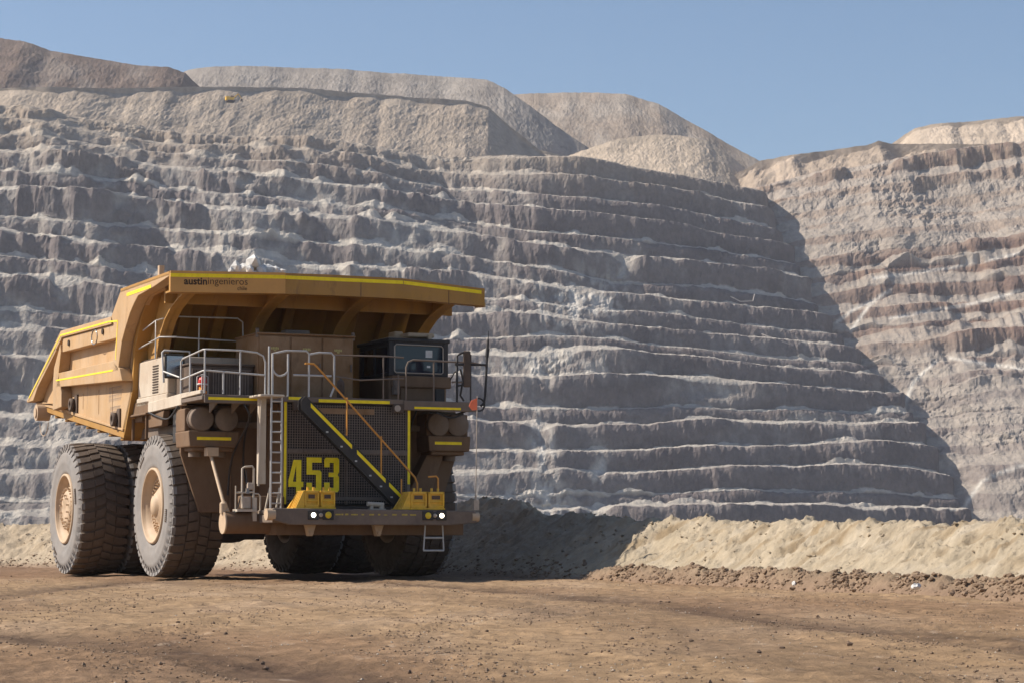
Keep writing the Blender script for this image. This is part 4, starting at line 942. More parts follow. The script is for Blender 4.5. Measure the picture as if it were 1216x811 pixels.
# ---- air cleaner clusters
for s in (1, -1):
    ys = (3.63, 2.96) if s > 0 else (-3.08, -3.66)
    yb = (3.98, 2.62) if s > 0 else (-2.78, -4.02)
    mb = MB(); mb.box((1.6, yb[0], 3.85), (2.75, yb[1], 4.46)) if s < 0 else mb.box((1.7, 3.82, 3.85), (2.5, 3.98, 4.46))
    mb.prism([(yb[0] - .02, 3.44), (yb[1] + .02, 3.44), (yb[1] - .02, 3.86), (yb[0] + .02, 3.86)], 0, 1.7, 2.92)
    mb.box((1.8, yb[0] - .12, 3.34), (2.8, yb[1] + .12, 3.45))
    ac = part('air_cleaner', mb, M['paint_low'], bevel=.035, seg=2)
    for k, y in enumerate(ys):
        mb = MB(); mb.bar((1.5, y, 4.17), (2.86, y, 4.17), 0.30, 28); mb.lathe([(0.30, 0), (0.315, 0.01), (0.315, 0.05), (0.29, 0.06), (0.27, 0.075), (0, 0.085)], (2.86, y, 4.17), 'F', 28)
        mb.lathe([(.31, 0), (.325, .01), (.325, .04), (.31, .05)], (2.6, y, 4.17), 'F', 28); part('air_filter', mb, M['deck'], ac)
    mb = MB(); a = ys[0] + (.14 if s > 0 else .12); b = ys[1] - (.12 if s > 0 else .1); mb.box((2.921, a, 3.62), (2.927, b, 3.70)); part('yellow_stripe', mb, M['yellow'], ac)
    for y in ys:
        mb = MB(); mb.bar((2.3, y, 3.2), (2.3, y, 3.4), .17, 18); part('dust_cup', mb, M['deck'], ac)
# intake pipe down to the wheel on the right
mb = MB(); mb.hexa([(1.9, -2.9, 3.35), (2.5, -2.9, 3.35), (2.5, -3.4, 3.35), (1.9, -3.4, 3.35), (1.9, -2.3, 2.2), (2.5, -2.3, 2.2), (2.5, -3.0, 2.2), (1.9, -3.0, 2.2)]); part('fender_web', mb, M['paint_low'], bevel=.02)

# ---- stairs
mb = MB()
def U_st(R): return 4.66 + (R - 1.50) * (4.66 - 1.93) / (1.50 + 1.46)
for f in (4.66, 4.88):
    mb.prism([(1.50, 4.72), (1.62, 4.60), (1.62, 4.36), (-1.05, 1.84), (-1.52, 1.84), (-1.52, 1.93)], 0, f, f + .03)
st = part('stairs', mb, M['black'], bevel=.006)
for k in range(11):
    z = 1.80 + .255 * (k + .6); r = 1.50 - (4.62 - z) * (2.96 / 2.73) + .06
    mb = MB(); mb.box((4.69, r + .12, z - .03), (4.88, r - .12, z)); part('tread', mb, M['deck'], st)
for (a, b) in ((1.36, 0.22), (0.08, -0.72), (-0.82, -1.45)):
    mb = MB(); mb.prism([(a, U_st(a) + .00), (b, U_st(b) + .0), (b, U_st(b) - .11), (a, U_st(a) - .11)], 0, 4.912, 4.918); part('yellow_stripe', mb, M['yellow'], st)
for (a) in (0.9, 0.5, .1, -.3, -.6, -.9, -1.1):
    mb = MB(); mb.box((4.912, a - .02, U_st(a) - .33), (4.93, a + .04, U_st(a) - .29)); part('bolt', mb, M['tube'], st)
mb = MB()
mb.tube([(4.9, 1.52, 5.54), (4.9, 1.28, 5.54), (4.9, 1.18, 5.46), (4.9, -1.55, 2.66), (4.9, -1.62, 2.50), (4.9, -1.62, 2.05)], .026)
mb.bar((4.9, 0.36, 4.70), (4.9, 0.36, 3.72), .024); mb.bar((4.9, -0.60, 3.72), (4.9, -0.60, 2.72), .024)
part('stair_handrail', mb, M['orange_tube'], st)
# ---- vertical ladder left of the grille
mb = MB()
for y in (2.42, 2.14): mb.bar((4.9, y, 1.8), (4.9, y, 4.70), .028)
ld = part('ladder', mb, M['tube'])
for k in range(11):
    mb = MB(); mb.bar((4.9, 2.42, 1.95 + k * .26), (4.9, 2.14, 1.95 + k * .26), .022); part('rung', mb, M['tube'], ld)
mb = MB(); mb.box((4.3, 2.60, 2.45), (4.45, 2.40, 4.70)); mb.bar((4.5, 2.62, 2.4), (4.5, 2.56, 4.6), .03); mb.box((4.1, 2.75, 4.66), (5.0, 2.1, 4.72)); part('ladder_post', mb, M['white'], bevel=.02)
# ---- service stand on the lower beam
mb = MB()
mb.tube([(4.5, 3.05, 1.95), (4.5, 3.05, 2.84), (4.5, 2.98, 2.88), (4.5, 2.78, 2.90), (4.5, 2.74, 2.84), (4.5, 2.74, 1.62)], .028)
mb.bar((4.5, 3.22, 1.72), (4.5, 3.22, 2.40), .018); mb.bar((4.5, 3.22, 2.22), (4.5, 2.74, 2.24), .024); mb.box((4.3, 3.24, 1.74), (4.7, 2.72, 1.80)); mb.box((4.55, 2.80, 1.50), (4.65, 2.70, 2.1))
mb.tube([(4.5, 2.74, 2.20), (4.5, 2.62, 2.20), (4.5, 2.56, 2.14), (4.5, 2.56, 1.74), (4.5, 2.64, 1.66)], .02)
mb.bar((4.5, 2.44, 1.7), (4.5, 2.30, 2.36), .03); mb.bar((4.5, 2.12, 1.85), (4.5, 2.04, 2.36), .03)
sv_ = part('service_stand', mb, M['white'])
mb = MB(); mb.box((4.42, 3.06, 1.82), (4.6, 2.84, 2.12)); mb.box((4.4, 2.90, 2.30), (4.55, 2.76, 2.48)); mb.bar((4.5, 2.9, 2.2), (4.5, 2.9, 2.34), .05); part('reservoir', mb, M['lens'], sv_, bevel=.02)
mb = MB(); mb.tube([(4.52, 3.1, 2.1), (4.56, 3.16, 1.9), (4.5, 3.2, 1.8)], .016); mb.tube([(4.5, 3.0, 2.25), (4.52, 2.92, 2.5), (4.5, 2.95, 2.8)], .012); part('hose', mb, M['black'], sv_)
mb = MB(); mb.box((4.0, 3.0, 1.7), (4.2, 1.8, 2.15)); part('lower_step_box', mb, M['paint_low'], bevel=.02)

# ---- railings
def rail(name, tubes, r=.024, m='tube', label=None):
    mb = MB()
    for t in tubes: mb.tube(t, r) if len(t) > 2 else mb.bar(t[0], t[1], r)
    return part(name, mb, M[m], label=label)
rail('deck_railing', [[(2.2, 4.0, 4.85), (2.2, 4.0, 5.70), (2.35, 4.0, 5.76), (4.0, 3.97, 5.88), (4.1, 3.9, 5.88), (4.1, 3.0, 5.88), (4.1, 2.55, 5.84), (4.1, 2.38, 5.76), (4.1, 2.32, 5.6), (4.1, 2.32, 4.74)],
                      [(2.2, 4.0, 5.22), (4.0, 3.97, 5.34), (4.1, 3.9, 5.34), (4.1, 2.32, 5.27)],
                      [(4.1, 3.95, 4.76), (4.1, 3.95, 5.88)], [(4.1, 3.0, 4.74), (4.1, 3.0, 5.88)], [(4.1, 3.45, 4.76), (4.1, 3.45, 5.3)], [(3.0, 4.0, 4.85), (3.0, 4.0, 5.8)]])
rail('gate_railing', [[(4.1, 2.22, 4.74), (4.1, 2.22, 6.02)], [(4.1, 2.12, 4.74), (4.1, 2.12, 5.84), (4.1, 2.0, 5.86), (4.1, 1.75, 5.92), (4.1, 1.2, 5.93), (4.1, 1.12, 5.86), (4.1, 1.12, 4.74)],
                      [(4.1, 1.70, 4.74), (4.1, 1.70, 5.84)], [(4.1, 2.12, 5.42), (4.1, 2.06, 5.33), (4.1, 1.98, 5.27), (4.1, 1.90, 5.26), (4.1, 1.80, 5.29), (4.1, 1.70, 5.38)], [(4.1, 1.55, 5.3), (4.1, .5, 5.3)],
                      [(4.1, 1.12, 5.84), (4.1, .85, 5.9), (4.1, .5, 5.9), (4.1, .42, 5.82), (4.1, .42, 5.0), (4.1, .52, 4.76)]], .028)
rail('cab_railing', [[(4.1, .42, 5.85), (4.1, -1.0, 5.87), (4.1, -1.55, 5.85)], [(4.1, .42, 5.3), (4.1, -.3, 5.22), (4.1, -1.55, 5.3)], [(4.1, -.97, 4.74), (4.1, -.97, 5.87)], [(4.1, -1.4, 4.74), (4.1, -1.4, 5.4)]], .022, 'deck')
rail('cab_railing', [[(4.1, -1.62, 4.74), (4.1, -1.62, 5.60), (4.1, -1.68, 5.74), (4.1, -1.82, 5.80), (4.1, -3.6, 5.78), (4.1, -3.95, 5.72)], [(4.1, -2.42, 4.72), (4.1, -2.42, 5.8)], [(4.1, -2.95, 5.25), (4.1, -3.45, 5.25)]], .024, 'deck')
rail('rear_platform_railing', [[(-2.0, 4.0, 6.0), (-2.0, 4.0, 6.30), (-1.9, 4.0, 6.34), (.2, 4.0, 6.5), (.4, 3.6, 6.5), (.4, 1.4, 6.44)], [(-.2, 4.0, 5.95), (-.2, 4.0, 6.98), (-1.6, 4.0, 6.80)],
                               [(-.2, 4.0, 6.98), (-.0, 3.6, 7.1), (0.2, 1.8, 7.1), (.2, 1.65, 7.0), (.2, 1.62, 5.9)], [(-2.02, 4.0, 5.6), (-2.02, 4.0, 6.62)], [(.2, 2.9, 5.9), (.2, 2.9, 7.1)]], .022)
mb = MB(); mb.box((-2.0, 1.6, 5.96), (.4, 3.9, 6.0)); part('upper_platform', mb, M['dark'])
# right hand mirror, post, ring, flag whip
mb = MB()
mb.tube([(4.1, -3.10, 4.7), (4.1, -3.10, 5.95), (4.1, -3.2, 6.02), (4.1, -3.3, 6.05)], .035); mb.bar((4.1, -3.5, 4.7), (4.1, -3.5, 6.0), .022); mb.bar((4.1, -3.05, 5.72), (4.1, -3.95, 5.74), .03)
mb.bar((4.1, -3.1, 5.15), (4.1, -3.5, 5.2), .025); mb.tube([(4.1, -3.2, 5.6), (4.1, -3.28, 5.3), (4.1, -3.2, 4.9), (4.1, -3.3, 4.75)], .03); mb.tube([(4.1, -2.9, 5.3), (4.1, -3.02, 5.5), (4.1, -3.1, 5.55)], .02)
rm = part('mirror_post', mb, M['black'])
mb = MB(); mb.box((4.05, -3.28, 5.12), (4.14, -3.5, 6.10)); part('mirror_case', mb, M['dark'], rm, bevel=.05, seg=2)
mb = MB(); mb.tube([(4.1, -4.02, 6.42), (4.1, -3.99, 6.0), (4.1, -3.93, 4.9), (4.1, -3.90, 4.72), (4.1, -3.80, 4.62)], .035); mb.bar((4.1, -4.01, 6.18), (4.1, -3.98, 5.95), .055); mb.bar((4.1, -4.02, 6.42), (4.1, -4.03, 6.65), .012)
mb.lathe([(.15, -.02), (.19, -.02), (.19, .02), (.15, .02)], (4.1, -3.74, 4.66), 'F', 24, True); mb.tube([(4.1, -3.6, 4.55), (3.9, -3.2, 4.40), (3.9, -2.4, 4.42)], .025); part('antenna_post', mb, M['black'])
mb = MB(); mb.bar((5.72, -2.93, 2.12), (5.72, -2.97, 4.78), .012, 6); mb.bar((5.72, -2.93, 1.8), (5.72, -2.93, 2.2), .03); mb.box((5.66, -2.86, 1.80), (5.78, -3.0, 2.06)); wp = part('flag_whip', mb, M['lens'])
mb = MB(); mb.add([(5.72, -2.96, 4.72), (5.72, -2.96, 4.42), (5.72, -2.82, 4.40), (5.74, -2.72, 4.50), (5.72, -2.80, 4.66), (5.735, -2.96, 4.72), (5.735, -2.96, 4.42), (5.735, -2.82, 4.40), (5.755, -2.72, 4.50), (5.735, -2.80, 4.66)], [(0, 1, 2, 3, 4), (9, 8, 7, 6, 5), (0, 5, 6, 1), (1, 6, 7, 2), (2, 7, 8, 3), (3, 8, 9, 4), (4, 9, 5, 0)]); part('flag', mb, M['flag'], wp)

# ---- dump body
RO, RI = 4.45, 4.12
def side(s):
    mb = MB()
    outline = [(-13.3, 5.47), (-8.96, 7.41), (-3.15, 7.34), (-2.2, 7.98), (1.0, 7.98), (1.0, 7.74), (-0.41, 7.67), (-0.8, 7.50), (-1.23, 7.25), (-1.7, 6.85), (-2.0, 6.55), (-2.05, 5.2), (-2.79, 4.09), (-9.8, 5.0), (-13.25, 5.42)]
    mb.prism(outline, 1, s * RI, s * (RI - .12)); return mb
def frame(s, R0, R1):
    mb = MB()
    def pl(p, r1=R1, r0=R0): mb.prism(p, 1, s * r0, s * r1)
    # top rail, deep side band, rear edge, pillars, middle rib, bottom edge
    pl([(-13.3, 5.50), (-8.96, 7.41), (-3.15, 7.34), (-3.15, 7.12), (-8.85, 7.20), (-8.95, 7.12), (-13.0, 5.45)])
    pl([(-8.95, 7.19), (-3.0, 7.11), (-2.58, 6.70), (-8.92, 6.76)], R1 - .06)
    pl([(-3.15, 7.335), (-2.2, 7.98), (2.5, 7.98), (2.5, 7.90), (1.05, 7.76), (-0.41, 7.67), (-0.8, 7.50), (-1.23, 7.25), (-1.7, 6.85), (-2.0, 6.55), (-2.3, 5.9), (-2.35, 5.75), (-2.9, 5.75), (-2.9, 6.06), (-2.58, 6.70), (-2.9, 7.1)])
    pl([(-9.73, 6.33), (-9.0, 7.0), (-8.90, 6.77), (-9.13, 6.13), (-8.75, 5.5), (-8.72, 5.08), (-9.8, 5.03), (-9.85, 5.72)])
    pl([(-9.15, 6.14), (-2.88, 6.07), (-2.2, 5.80), (-1.95, 5.45), (-9.4, 5.72)])
    pl([(-11.96, 5.40), (-10.84, 5.30), (-13.2, 5.44)], R0 + .1)
    pl([(-13.28, 5.46), (-12.0, 6.02), (-11.85, 5.85), (-12.4, 5.47)])
    pl([(-12.0, 6.02), (-9.6, 7.05), (-9.5, 6.85), (-11.85, 5.85)])
    pl([(-13.1, 5.42), (-2.79, 4.09), (-2.79, 4.16), (-9.8, 5.10), (-13.1, 5.5)], R0 + .05)
    return mb
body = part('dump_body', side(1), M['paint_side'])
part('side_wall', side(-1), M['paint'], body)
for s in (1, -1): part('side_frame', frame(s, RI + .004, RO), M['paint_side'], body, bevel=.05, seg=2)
mb = MB(); mb.prism([(-13.3, 5.42), (-9.8, 4.98), (-2.79, 4.06), (-2.79, 3.90), (-9.6, 4.78), (-13.2, 5.28)], 1, 4.13, -4.13); part('body_floor', mb, M['paint'], body)
for k in range(8):
    f = -12.4 + k * 1.28; u_ = np.interp(f, [-13.3, -9.8, -2.79], [5.30, 4.84, 3.92])
    mb = MB(); mb.box((f, 4.05, u_ - .16), (f + .30, -4.05, u_)); part('floor_bolster', mb, M['paint'], body, bevel=.02)
mb = MB(); mb.prism([(-2.79, 3.95), (-2.0, 5.2), (-1.85, 6.3), (-1.2, 7.1), (-0.5, 7.86), (-.75, 7.9), (-1.4, 7.2), (-2.05, 6.4), (-2.2, 5.2), (-3.0, 4.1)], 1, 4.12, -4.12); part('headboard', mb, M['paint'], body)
for y in (3.0, 2.0, 0.0, -1.9, -3.0):
    mb = MB(); mb.prism([(-2.70, 4.1), (-1.98, 5.2), (-1.8, 6.35), (-1.15, 7.15), (-.6, 7.6), (-.4, 7.6), (-.95, 6.9), (-1.5, 6.2), (-1.7, 5.1), (-2.45, 4.1)], 1, y + .16, y - .16); part('headboard_rib', mb, M['paint'], body, bevel=.02)
# canopy: crowned plate with a deep front lip
yk = [4.45, 1.27, 0, -2.15, -4.6]; uk = [8.03, 8.13, 8.15, 8.15, 7.98]
mb = MB()
for i in range(4):
    a, b, ua, ub = yk[i], yk[i + 1], uk[i], uk[i + 1]
    mb.hexa([(-2.2, a, ua - .10), (2.5, a, ua - .10), (2.5, b, ub - .10), (-2.2, b, ub - .10), (-2.2, a, ua), (2.5, a, ua), (2.5, b, ub), (-2.2, b, ub)])
    la, lb = ua - .56, ub - .56
    if i == 3: lb = 7.50
    mb.hexa([(2.5, a, la), (2.58, a, la), (2.58, b, lb), (2.5, b, lb), (2.5, a, ua - .1), (2.58, a, ua), (2.58, b, ub), (2.5, b, ub - .1)])
    mb.hexa([(2.2, a, la - .0), (2.5, a, la), (2.5, b, lb), (2.2, b, lb), (2.2, a, la + .05), (2.5, a, la + .05), (2.5, b, lb + .05), (2.2, b, lb + .05)])
can = part('canopy', mb, M['paint'], body)
mb = MB()
mb.prism([(-2.2, 7.98), (2.5, 8.0), (2.5, 7.85), (1.05, 7.76), (-.41, 7.67), (-1.2, 7.3)], 1, -4.47, -4.6)
mb.prism([(2.5, -4.6), (2.2, -4.8), (1.9, -4.6)], 2, 7.5, 7.62); part('canopy_side', mb, M['paint'], can)
for y in (3.75, 1.22, -1.2, -3.72):
    rib = [(2.5, 7.60), (1.6, 7.42), (0.9, 7.22), (0.35, 6.95), (-0.05, 6.60), (-0.3, 6.2), (-.45, 5.7), (-1.6, 5.6), (-1.75, 6.3), (-1.0, 7.1), (-.4, 7.9), (2.5, 8.0)]
    mb = MB(); mb.prism(rib, 1, y + .02, y - .02); mb.box((-.3, y + .02, 7.9), (2.4, y - .02, 7.95))
    low = rib[:7]
    for p, q in zip(low[:-1], low[1:]):
        mb.hexa([(p[0], y + .17, p[1]), (q[0], y + .17, q[1]), (q[0], y - .17, q[1]), (p[0], y - .17, p[1]), (p[0] - .01, y + .17, p[1] + .05), (q[0] - .04, y + .17, q[1] + .03), (q[0] - .04, y - .17, q[1] + .03), (p[0] - .01, y - .17, p[1] + .05)])
    part('canopy_gusset', mb, M['paint'], can)
mb = MB(); mb.box((0.9, 4.1, 7.35), (1.0, -4.3, 7.98)); part('canopy_crossbeam', mb, M['paint'], can)
mb = MB(); mb.hexa([(2.58, 4.45, 7.47), (2.63, 4.45, 7.47), (2.63, 1.27, 7.57), (2.58, 1.27, 7.57), (2.58, 4.45, 8.035), (2.63, 4.45, 8.035), (2.63, 1.27, 8.135), (2.58, 1.27, 8.135)]); sp = part('sign_panel', mb, mat('sign_panel_paint', (0.60, 0.31, 0.095), 0.55, var=.08, scale=1.5), can)
for (a, b, f) in ((4.45, 1.28, 2.632), (1.26, -2.15, 2.582), (-2.17, -4.5, 2.582)):
    ua = np.interp(-a, [-4.45, -1.27, 2.15, 4.6], [8.03, 8.13, 8.15, 7.98]); ub = np.interp(-b, [-4.45, -1.27, 2.15, 4.6], [8.03, 8.13, 8.15, 7.98])
    mb = MB(); mb.hexa([(f, a, ua - .16), (f + .005, a, ua - .16), (f + .005, b, ub - .16), (f, b, ub - .16), (f, a, ua - .065), (f + .005, a, ua - .065), (f + .005, b, ub - .065), (f, b, ub - .065)]); part('yellow_stripe', mb, M['yellow'], can)
def lettering(name, txt, y, z, size, F, off=0.0, parent=None, m='letter', slope=0.03):
    cu = bpy.data.curves.new(name, 'FONT'); cu.body = txt; cu.size = size; cu.extrude = .002; cu.offset = off; cu.resolution_u = 3
    t = bpy.data.objects.new(name, cu); C.objects.link(t)
    dg = bpy.context.evaluated_depsgraph_get(); me2 = bpy.data.meshes.new_from_object(t.evaluated_get(dg)); bpy.data.objects.remove(t)
    me2.materials.clear(); me2.materials.append(M[m])
    o = bpy.data.objects.new(name, me2); C.objects.link(o); o.parent = parent or truck
    o.location = (F, -y, z); o.rotation_euler = (math.radians(90), -slope, math.radians(90)); wdt = max(v.co.x for v in me2.vertices)
    return o, wdt
l1, wd = lettering('lettering', 'austin', 4.08, 7.69, .27, 2.636, .007, sp); l2, w2 = lettering('lettering', 'ingenieros', 4.08 - wd - .01, 7.72, .27, 2.636, -.002, sp)
lettering('lettering', 'chile', 2.62, 7.60, .15, 2.636, 0, sp)
# yellow lines along the near side
def yline(pts, wv=.045, s=1):
    mb = MB()
    for p, q in zip(pts[:-1], pts[1:]):
        d = Vector((q[0] - p[0], q[1] - p[1])).normalized(); n = Vector((-d.y, d.x)) * wv / 2; e = d * wv / 2
        mb.prism([(p[0] - e.x + n.x, p[1] - e.y + n.y), (q[0] + e.x + n.x, q[1] + e.y + n.y), (q[0] + e.x - n.x, q[1] + e.y - n.y), (p[0] - e.x - n.x, p[1] - e.y - n.y)], 1, s * (RO + .003), s * (RO + .008)); 
    return mb
for s in (1, -1):
    part('yellow_stripe', yline([(-12.9, 5.60), (-8.95, 7.27), (-3.4, 7.21), (-2.45, 7.15), (-2.6, 6.1)], s=s), M['yellow'], body)
    part('yellow_stripe', yline([(-9.4, 5.93), (-2.9, 5.80)], s=s), M['yellow'], body)
    part('yellow_stripe', yline([(-1.5, 7.80), (0.8, 7.80)], .09, s=s), M['yellow'], body)
    for (f, u_) in ((-8.3, 5.12), (-3.5, 4.45)):
        mb = MB(); mb.prism([(f - .45, u_ - .22), (f + .35, u_ - .30), (f + .35, u_ + .3), (f + .1, u_ + .3)], 1, s * RI, s * (RI + .05))
        mb.lathe([(.10, -.06), (.20, -.06), (.20, .06), (.10, .06)], (f, s * (RI + .12), u_), 'R', 20, True); part('lifting_eye', mb, M['dark'], body)
    for (f, u_) in ((-8.1, 6.98), (-4.2, 7.0)):
        mb = MB(); mb.bar((f, s * (RO - .05), u_), (f, s * (RO - .02), u_), .09, 14); part('drain_hole', mb, M['letter'], body)
    mb = MB(); mb.bar((-12.1, s * 4.0, 5.08), (-12.1, s * 4.42, 5.08), .26, 20); mb.bar((-12.1, s * 4.42, 5.08), (-12.1, s * 4.46, 5.08), .16, 16); part('body_roller', mb, M['rim'], body, bevel=.02)
    mb = MB(); mb.tube([(-12.2 + .55 * math.cos(t) + .3, s * 4.2, 4.75 + .42 * math.sin(t)) for t in [math.pi * (1 + k / 12) for k in range(13)]], .012, 6); part('hanging_cable', mb, M['rim'], body)
# faded stencil of small letters on the lower side panel
mb = MB(); rr_ = random.Random(9)
for (f0, f1, u0, u1, rows) in ((-4.45, -3.1, 4.98, 5.42, 4), (-4.30, -3.2, 4.60, 4.86, 2)):
    mb = MB()
    for r_ in range(rows):
        z = u1 - (u1 - u0) * (r_ + .5) / rows; x = f0
        while x < f1:
            l_ = rr_.uniform(.05, .12); h_ = (u1 - u0) / rows * .38
            mb.box((x, RI + .002, z - h_), (x + l_ * .35, RI + .005, z + h_)); mb.box((x, RI + .002, z + h_ * .5), (x + l_, RI + .005, z + h_)); x += l_ + .05
    part('faded_stencil', mb, M['grey_mark'], body)
mb = MB(); mb.tube([(-5.15 + .32 * math.cos(t), RO - .05, 6.92 + .22 * math.sin(t)) for t in [2 * math.pi * k / 16 for k in range(17)]], .014, 6); part('cable_loop', mb, M['mirror'], body)
mb = MB(); mb.box((1.35, 4.42, 7.95), (1.5, 4.28, 8.30)); part('marker_post', mb, M['rim'], body)

# weld seams, hoses and brackets
for (a, ua) in ((-0.9, 8.15), (-3.5, 8.05)):
    mb = MB(); f = 2.634 if a > 1.27 else 2.584; mb.box((f - .006, a, ua - .55), (f + .004, a - .02, ua - .17)); part('weld_seam', mb, M['paint_low'], can)
for f in (-7.4, -5.6, -4.1):
    mb = MB(); mb.prism([(f, 4.25 + (-2.79 - f) * .13 + .1), (f + .03, 4.25 + (-2.79 - f) * .13 + .1), (f + .03, 5.42), (f, 5.42)], 1, RI + .001, RI + .012); part('weld_seam', mb, M['paint_side'], body)
for pts_ in ([(4.15, 2.9, 4.5), (4.1, 2.75, 4.1), (2.6, 2.7, 3.2), (2.3, 2.72, 2.2)], [(3.2, 2.3, 4.5), (2.6, 2.35, 3.8), (2.4, 2.3, 2.8), (3.0, 2.2, 2.0)], [(3.9, -2.0, 4.45), (3.0, -2.2, 4.0), (2.4, -2.3, 3.2), (2.3, -2.2, 2.0)], [(4.1, -2.5, 4.42), (3.9, -3.0, 4.30), (3.6, -3.5, 4.42)],
              [(2.0, 4.0, 4.55), (1.2, 4.02, 4.25), (.2, 4.02, 4.35), (-.8, 4.0, 4.52)], [(-1.0, 3.5, 3.8), (-1.8, 3.4, 3.4), (-2.6, 3.3, 3.6), (-3.4, 3.3, 4.2)], [(4.2, 2.95, 1.75), (4.5, 2.5, 1.62), (4.9, 2.0, 1.70)]):
    P_ = [Vector(p) for p in pts_]; Q_ = []
    for i in range(len(P_) - 1):
        a0 = P_[max(i - 1, 0)]; a1 = P_[i]; a2 = P_[i + 1]; a3 = P_[min(i + 2, len(P_) - 1)]
        for t in (0, .25, .5, .75): Q_.append(.5 * ((2 * a1) + (a2 - a0) * t + (2 * a0 - 5 * a1 + 4 * a2 - a3) * t * t + (3 * a1 - a0 - 3 * a2 + a3) * t ** 3))
    Q_.append(P_[-1]); mb = MB(); mb.tube(Q_, .028, 6); part('hose', mb, M['black'])
for y in (3.6, 3.0, 2.5): 
    mb = MB(); mb.prism([(3.4, 4.6), (4.04, 4.6), (4.04, 4.52), (3.4, 4.30)], 1, y, y - .03); part('deck_gusset', mb, M['deck'])
mb = MB(); mb.lathe([(0, 0), (.10, 0), (.10, .42), (.07, .48), (.03, .50), (.03, .56), (0, .56)], (3.75, 0.1, 4.74), 'U', 16); part('extinguisher_bottle', mb, M['dark'])
mb = MB(); mb.box((1.5, 1.0, 6.53), (1.9, .3, 6.68)); mb.bar((1.3, 1.6, 6.53), (1.3, 1.6, 6.75), .05); part('cabinet_vent', mb, M['deck'], cb_, bevel=.02)

# pale rocks left lying on the canopy
hv = Vector((math.sin(TA), -math.cos(TA))); rv = Vector((-math.cos(TA), -math.sin(TA)))
def tw(F, R, U): p = Vector((-6.02, 64.73)) + hv * F + rv * R; return (p.x, p.y, U)
rocks = [(2.0, 2.02, .20, 'largest pale rock, topmost of the heap on the canopy'), (1.9, 2.30, .13, 'mid-sized pale rock left of the largest one on the canopy'), (1.9, 2.50, .11, 'small pale rock near the left end of the heap on the canopy'),
         (2.0, 1.72, .12, 'pale rock just right of the largest one on the canopy'), (1.95, 2.64, .07, 'little pale stone at the extreme left of the canopy heap'), (2.2, 2.2, .085, 'small pale rock at the front under the mid-sized one'), (2.2, 1.88, .08, 'little stone in front of the largest canopy rock'),
         (1.8, 1.55, .13, 'broad pale rock behind the right side of the canopy heap'), (2.0, 1.40, .10, 'small pale rock near the right end of the heap on the canopy'), (2.1, 1.27, .065, 'tiny pale stone at the extreme right of the canopy heap')]
for k, (F, R, r, lab) in enumerate(rocks):
    r *= 1.75; v, f = rock_pts(r, 43 + 3 * k, 1); v = v * (1.1, 1, 1.05)
    o = np_mesh('rock', v, f, M['rock_white'], smooth=False); u0 = float(np.interp(-R, [-4.45, -1.27], [8.03, 8.13]))
    o.location = tw(F + .2, R, u0 + r * .5 + (.10 if k == 0 else 0)); tag(o, lab, 'rock', 'pale rocks on the truck canopy')

# ---- pale stones in the low ridge
for k, (px, py, r, lab) in enumerate(((1088, 699, .085, 'largest white angular stone in the clod ridge, toward the right end'), (885, 683, .075, 'pale rounded stone high in the clod ridge, left of the other stones'), (943, 694, .05, 'small pale stone low in the clod ridge, between two bigger pale stones'))):
    X_, Y_, Z_ = at(px, py, Z=0.16); v, f = rock_pts(r, 60 + k, 2); v = v * (1.2, 1, .9)
    o = np_mesh('stone', v, f, M['rock_white'], smooth=False); o.location = (X_, Y_, Z_ + r * .5); tag(o, lab, 'stone', 'pale stones in the clod ridge')

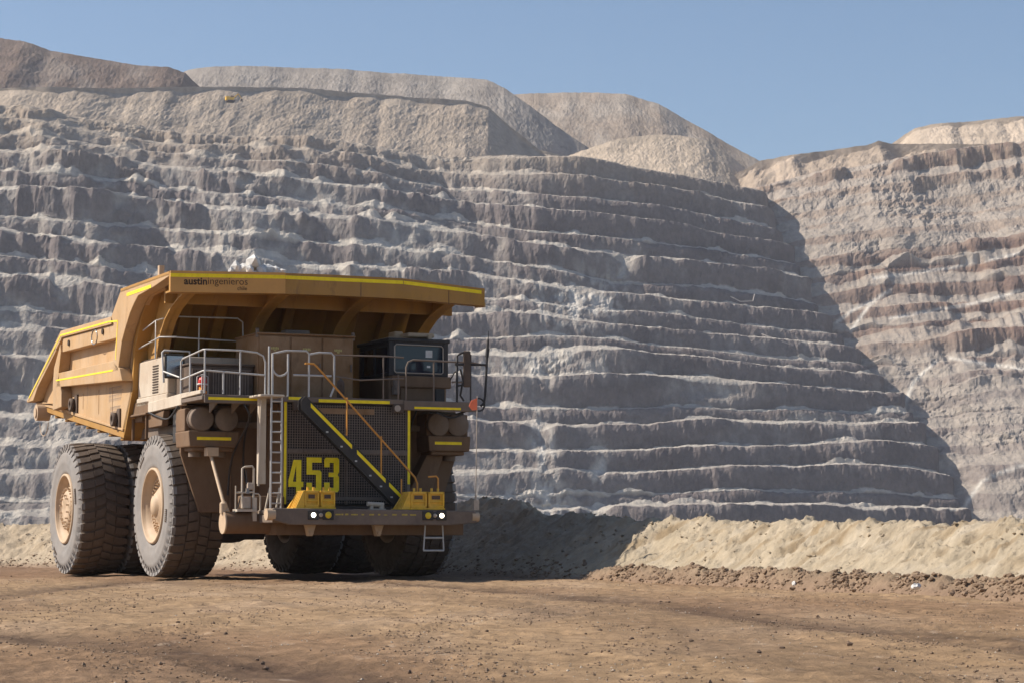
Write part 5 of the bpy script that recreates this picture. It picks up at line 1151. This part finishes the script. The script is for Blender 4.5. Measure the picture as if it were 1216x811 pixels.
# ---- machines far up on the pit edge
def excavator(px, py, Y, s=1.0, lab=''):
    p = at(px, py, Y=Y); e = empty('excavator', p, math.radians(20)); e.scale = (s, s, s); tag(e, lab, 'excavator')
    ym = M['yellow_box']
    def q(name, mb, m, par=None): return mb.build(name, m, par or e, 0.05, truck=False)
    t = MB()
    for yy in (-1.7, 1.7): t.prism([(-2.6, .5), (-2.2, 0), (2.2, 0), (2.6, .5), (2.2, 1.1), (-2.2, 1.1)], 1, yy - .4, yy + .4)
    t.box((-1, -1.4, .4), (1, 1.4, 1.2)); q('tracks', t, M['black'])
    t = MB(); t.box((-3.2, -1.7, 1.2), (1.8, 1.7, 2.9)); t.box((-3.2, -1.6, 2.9), (-.6, 1.6, 3.4)); b = q('body', t, ym)
    t = MB(); t.box((.2, .4, 2.9), (2.2, 1.7, 4.2)); t.box((.1, .35, 4.2), (2.3, 1.75, 4.3)); q('cab', t, M['dark'])
    t = MB(); t.hexa([(1.5, -.4, 2.0), (1.5, .2, 2.0), (4.5, .2, 5.0), (4.5, -.4, 5.0), (1.5, -.4, 2.9), (1.5, .2, 2.9), (4.3, .2, 5.7), (4.3, -.4, 5.7)])
    t.hexa([(4.2, -.3, 5.6), (4.2, .1, 5.6), (6.6, .1, 2.4), (6.6, -.3, 2.4), (4.9, -.3, 5.6), (4.9, .1, 5.6), (7.0, .1, 2.4), (7.0, -.3, 2.4)]); q('boom', t, ym)
    t = MB(); t.prism([(6.4, 2.5), (7.2, 2.4), (7.3, 1.2), (6.2, .8), (5.8, 1.6)], 1, -.9, .7); q('bucket', t, M['dark'])
    return e
excavator(274, 122, 1470, 1.05, 'tiny yellow excavator working on the upper left bench edge under the waste dumps')
#@@END@@


# ================================================================== HAZE
mb = MB(); mb.box((-1500, -100, -62.5), (1500, 3000, 470))
hz = mb.build('haze', None, None, truck=False); hz.data.materials.clear()
hm = bpy.data.materials.new('haze'); hm.use_nodes = True
for nn_ in list(hm.node_tree.nodes):
    if nn_.type == 'BSDF_PRINCIPLED': hm.node_tree.nodes.remove(nn_)
vo = hm.node_tree.nodes.new('ShaderNodeVolumePrincipled'); vo.inputs['Density'].default_value = 0.00008
vo.inputs['Color'].default_value = (0.88, 0.90, 1.0, 1); vo.inputs['Anisotropy'].default_value = 0.2
out = [q for q in hm.node_tree.nodes if q.type == 'OUTPUT_MATERIAL'][0]
hm.node_tree.links.new(vo.outputs[0], out.inputs['Volume'])
hz.data.materials.append(hm); tag(hz, kind='stuff')
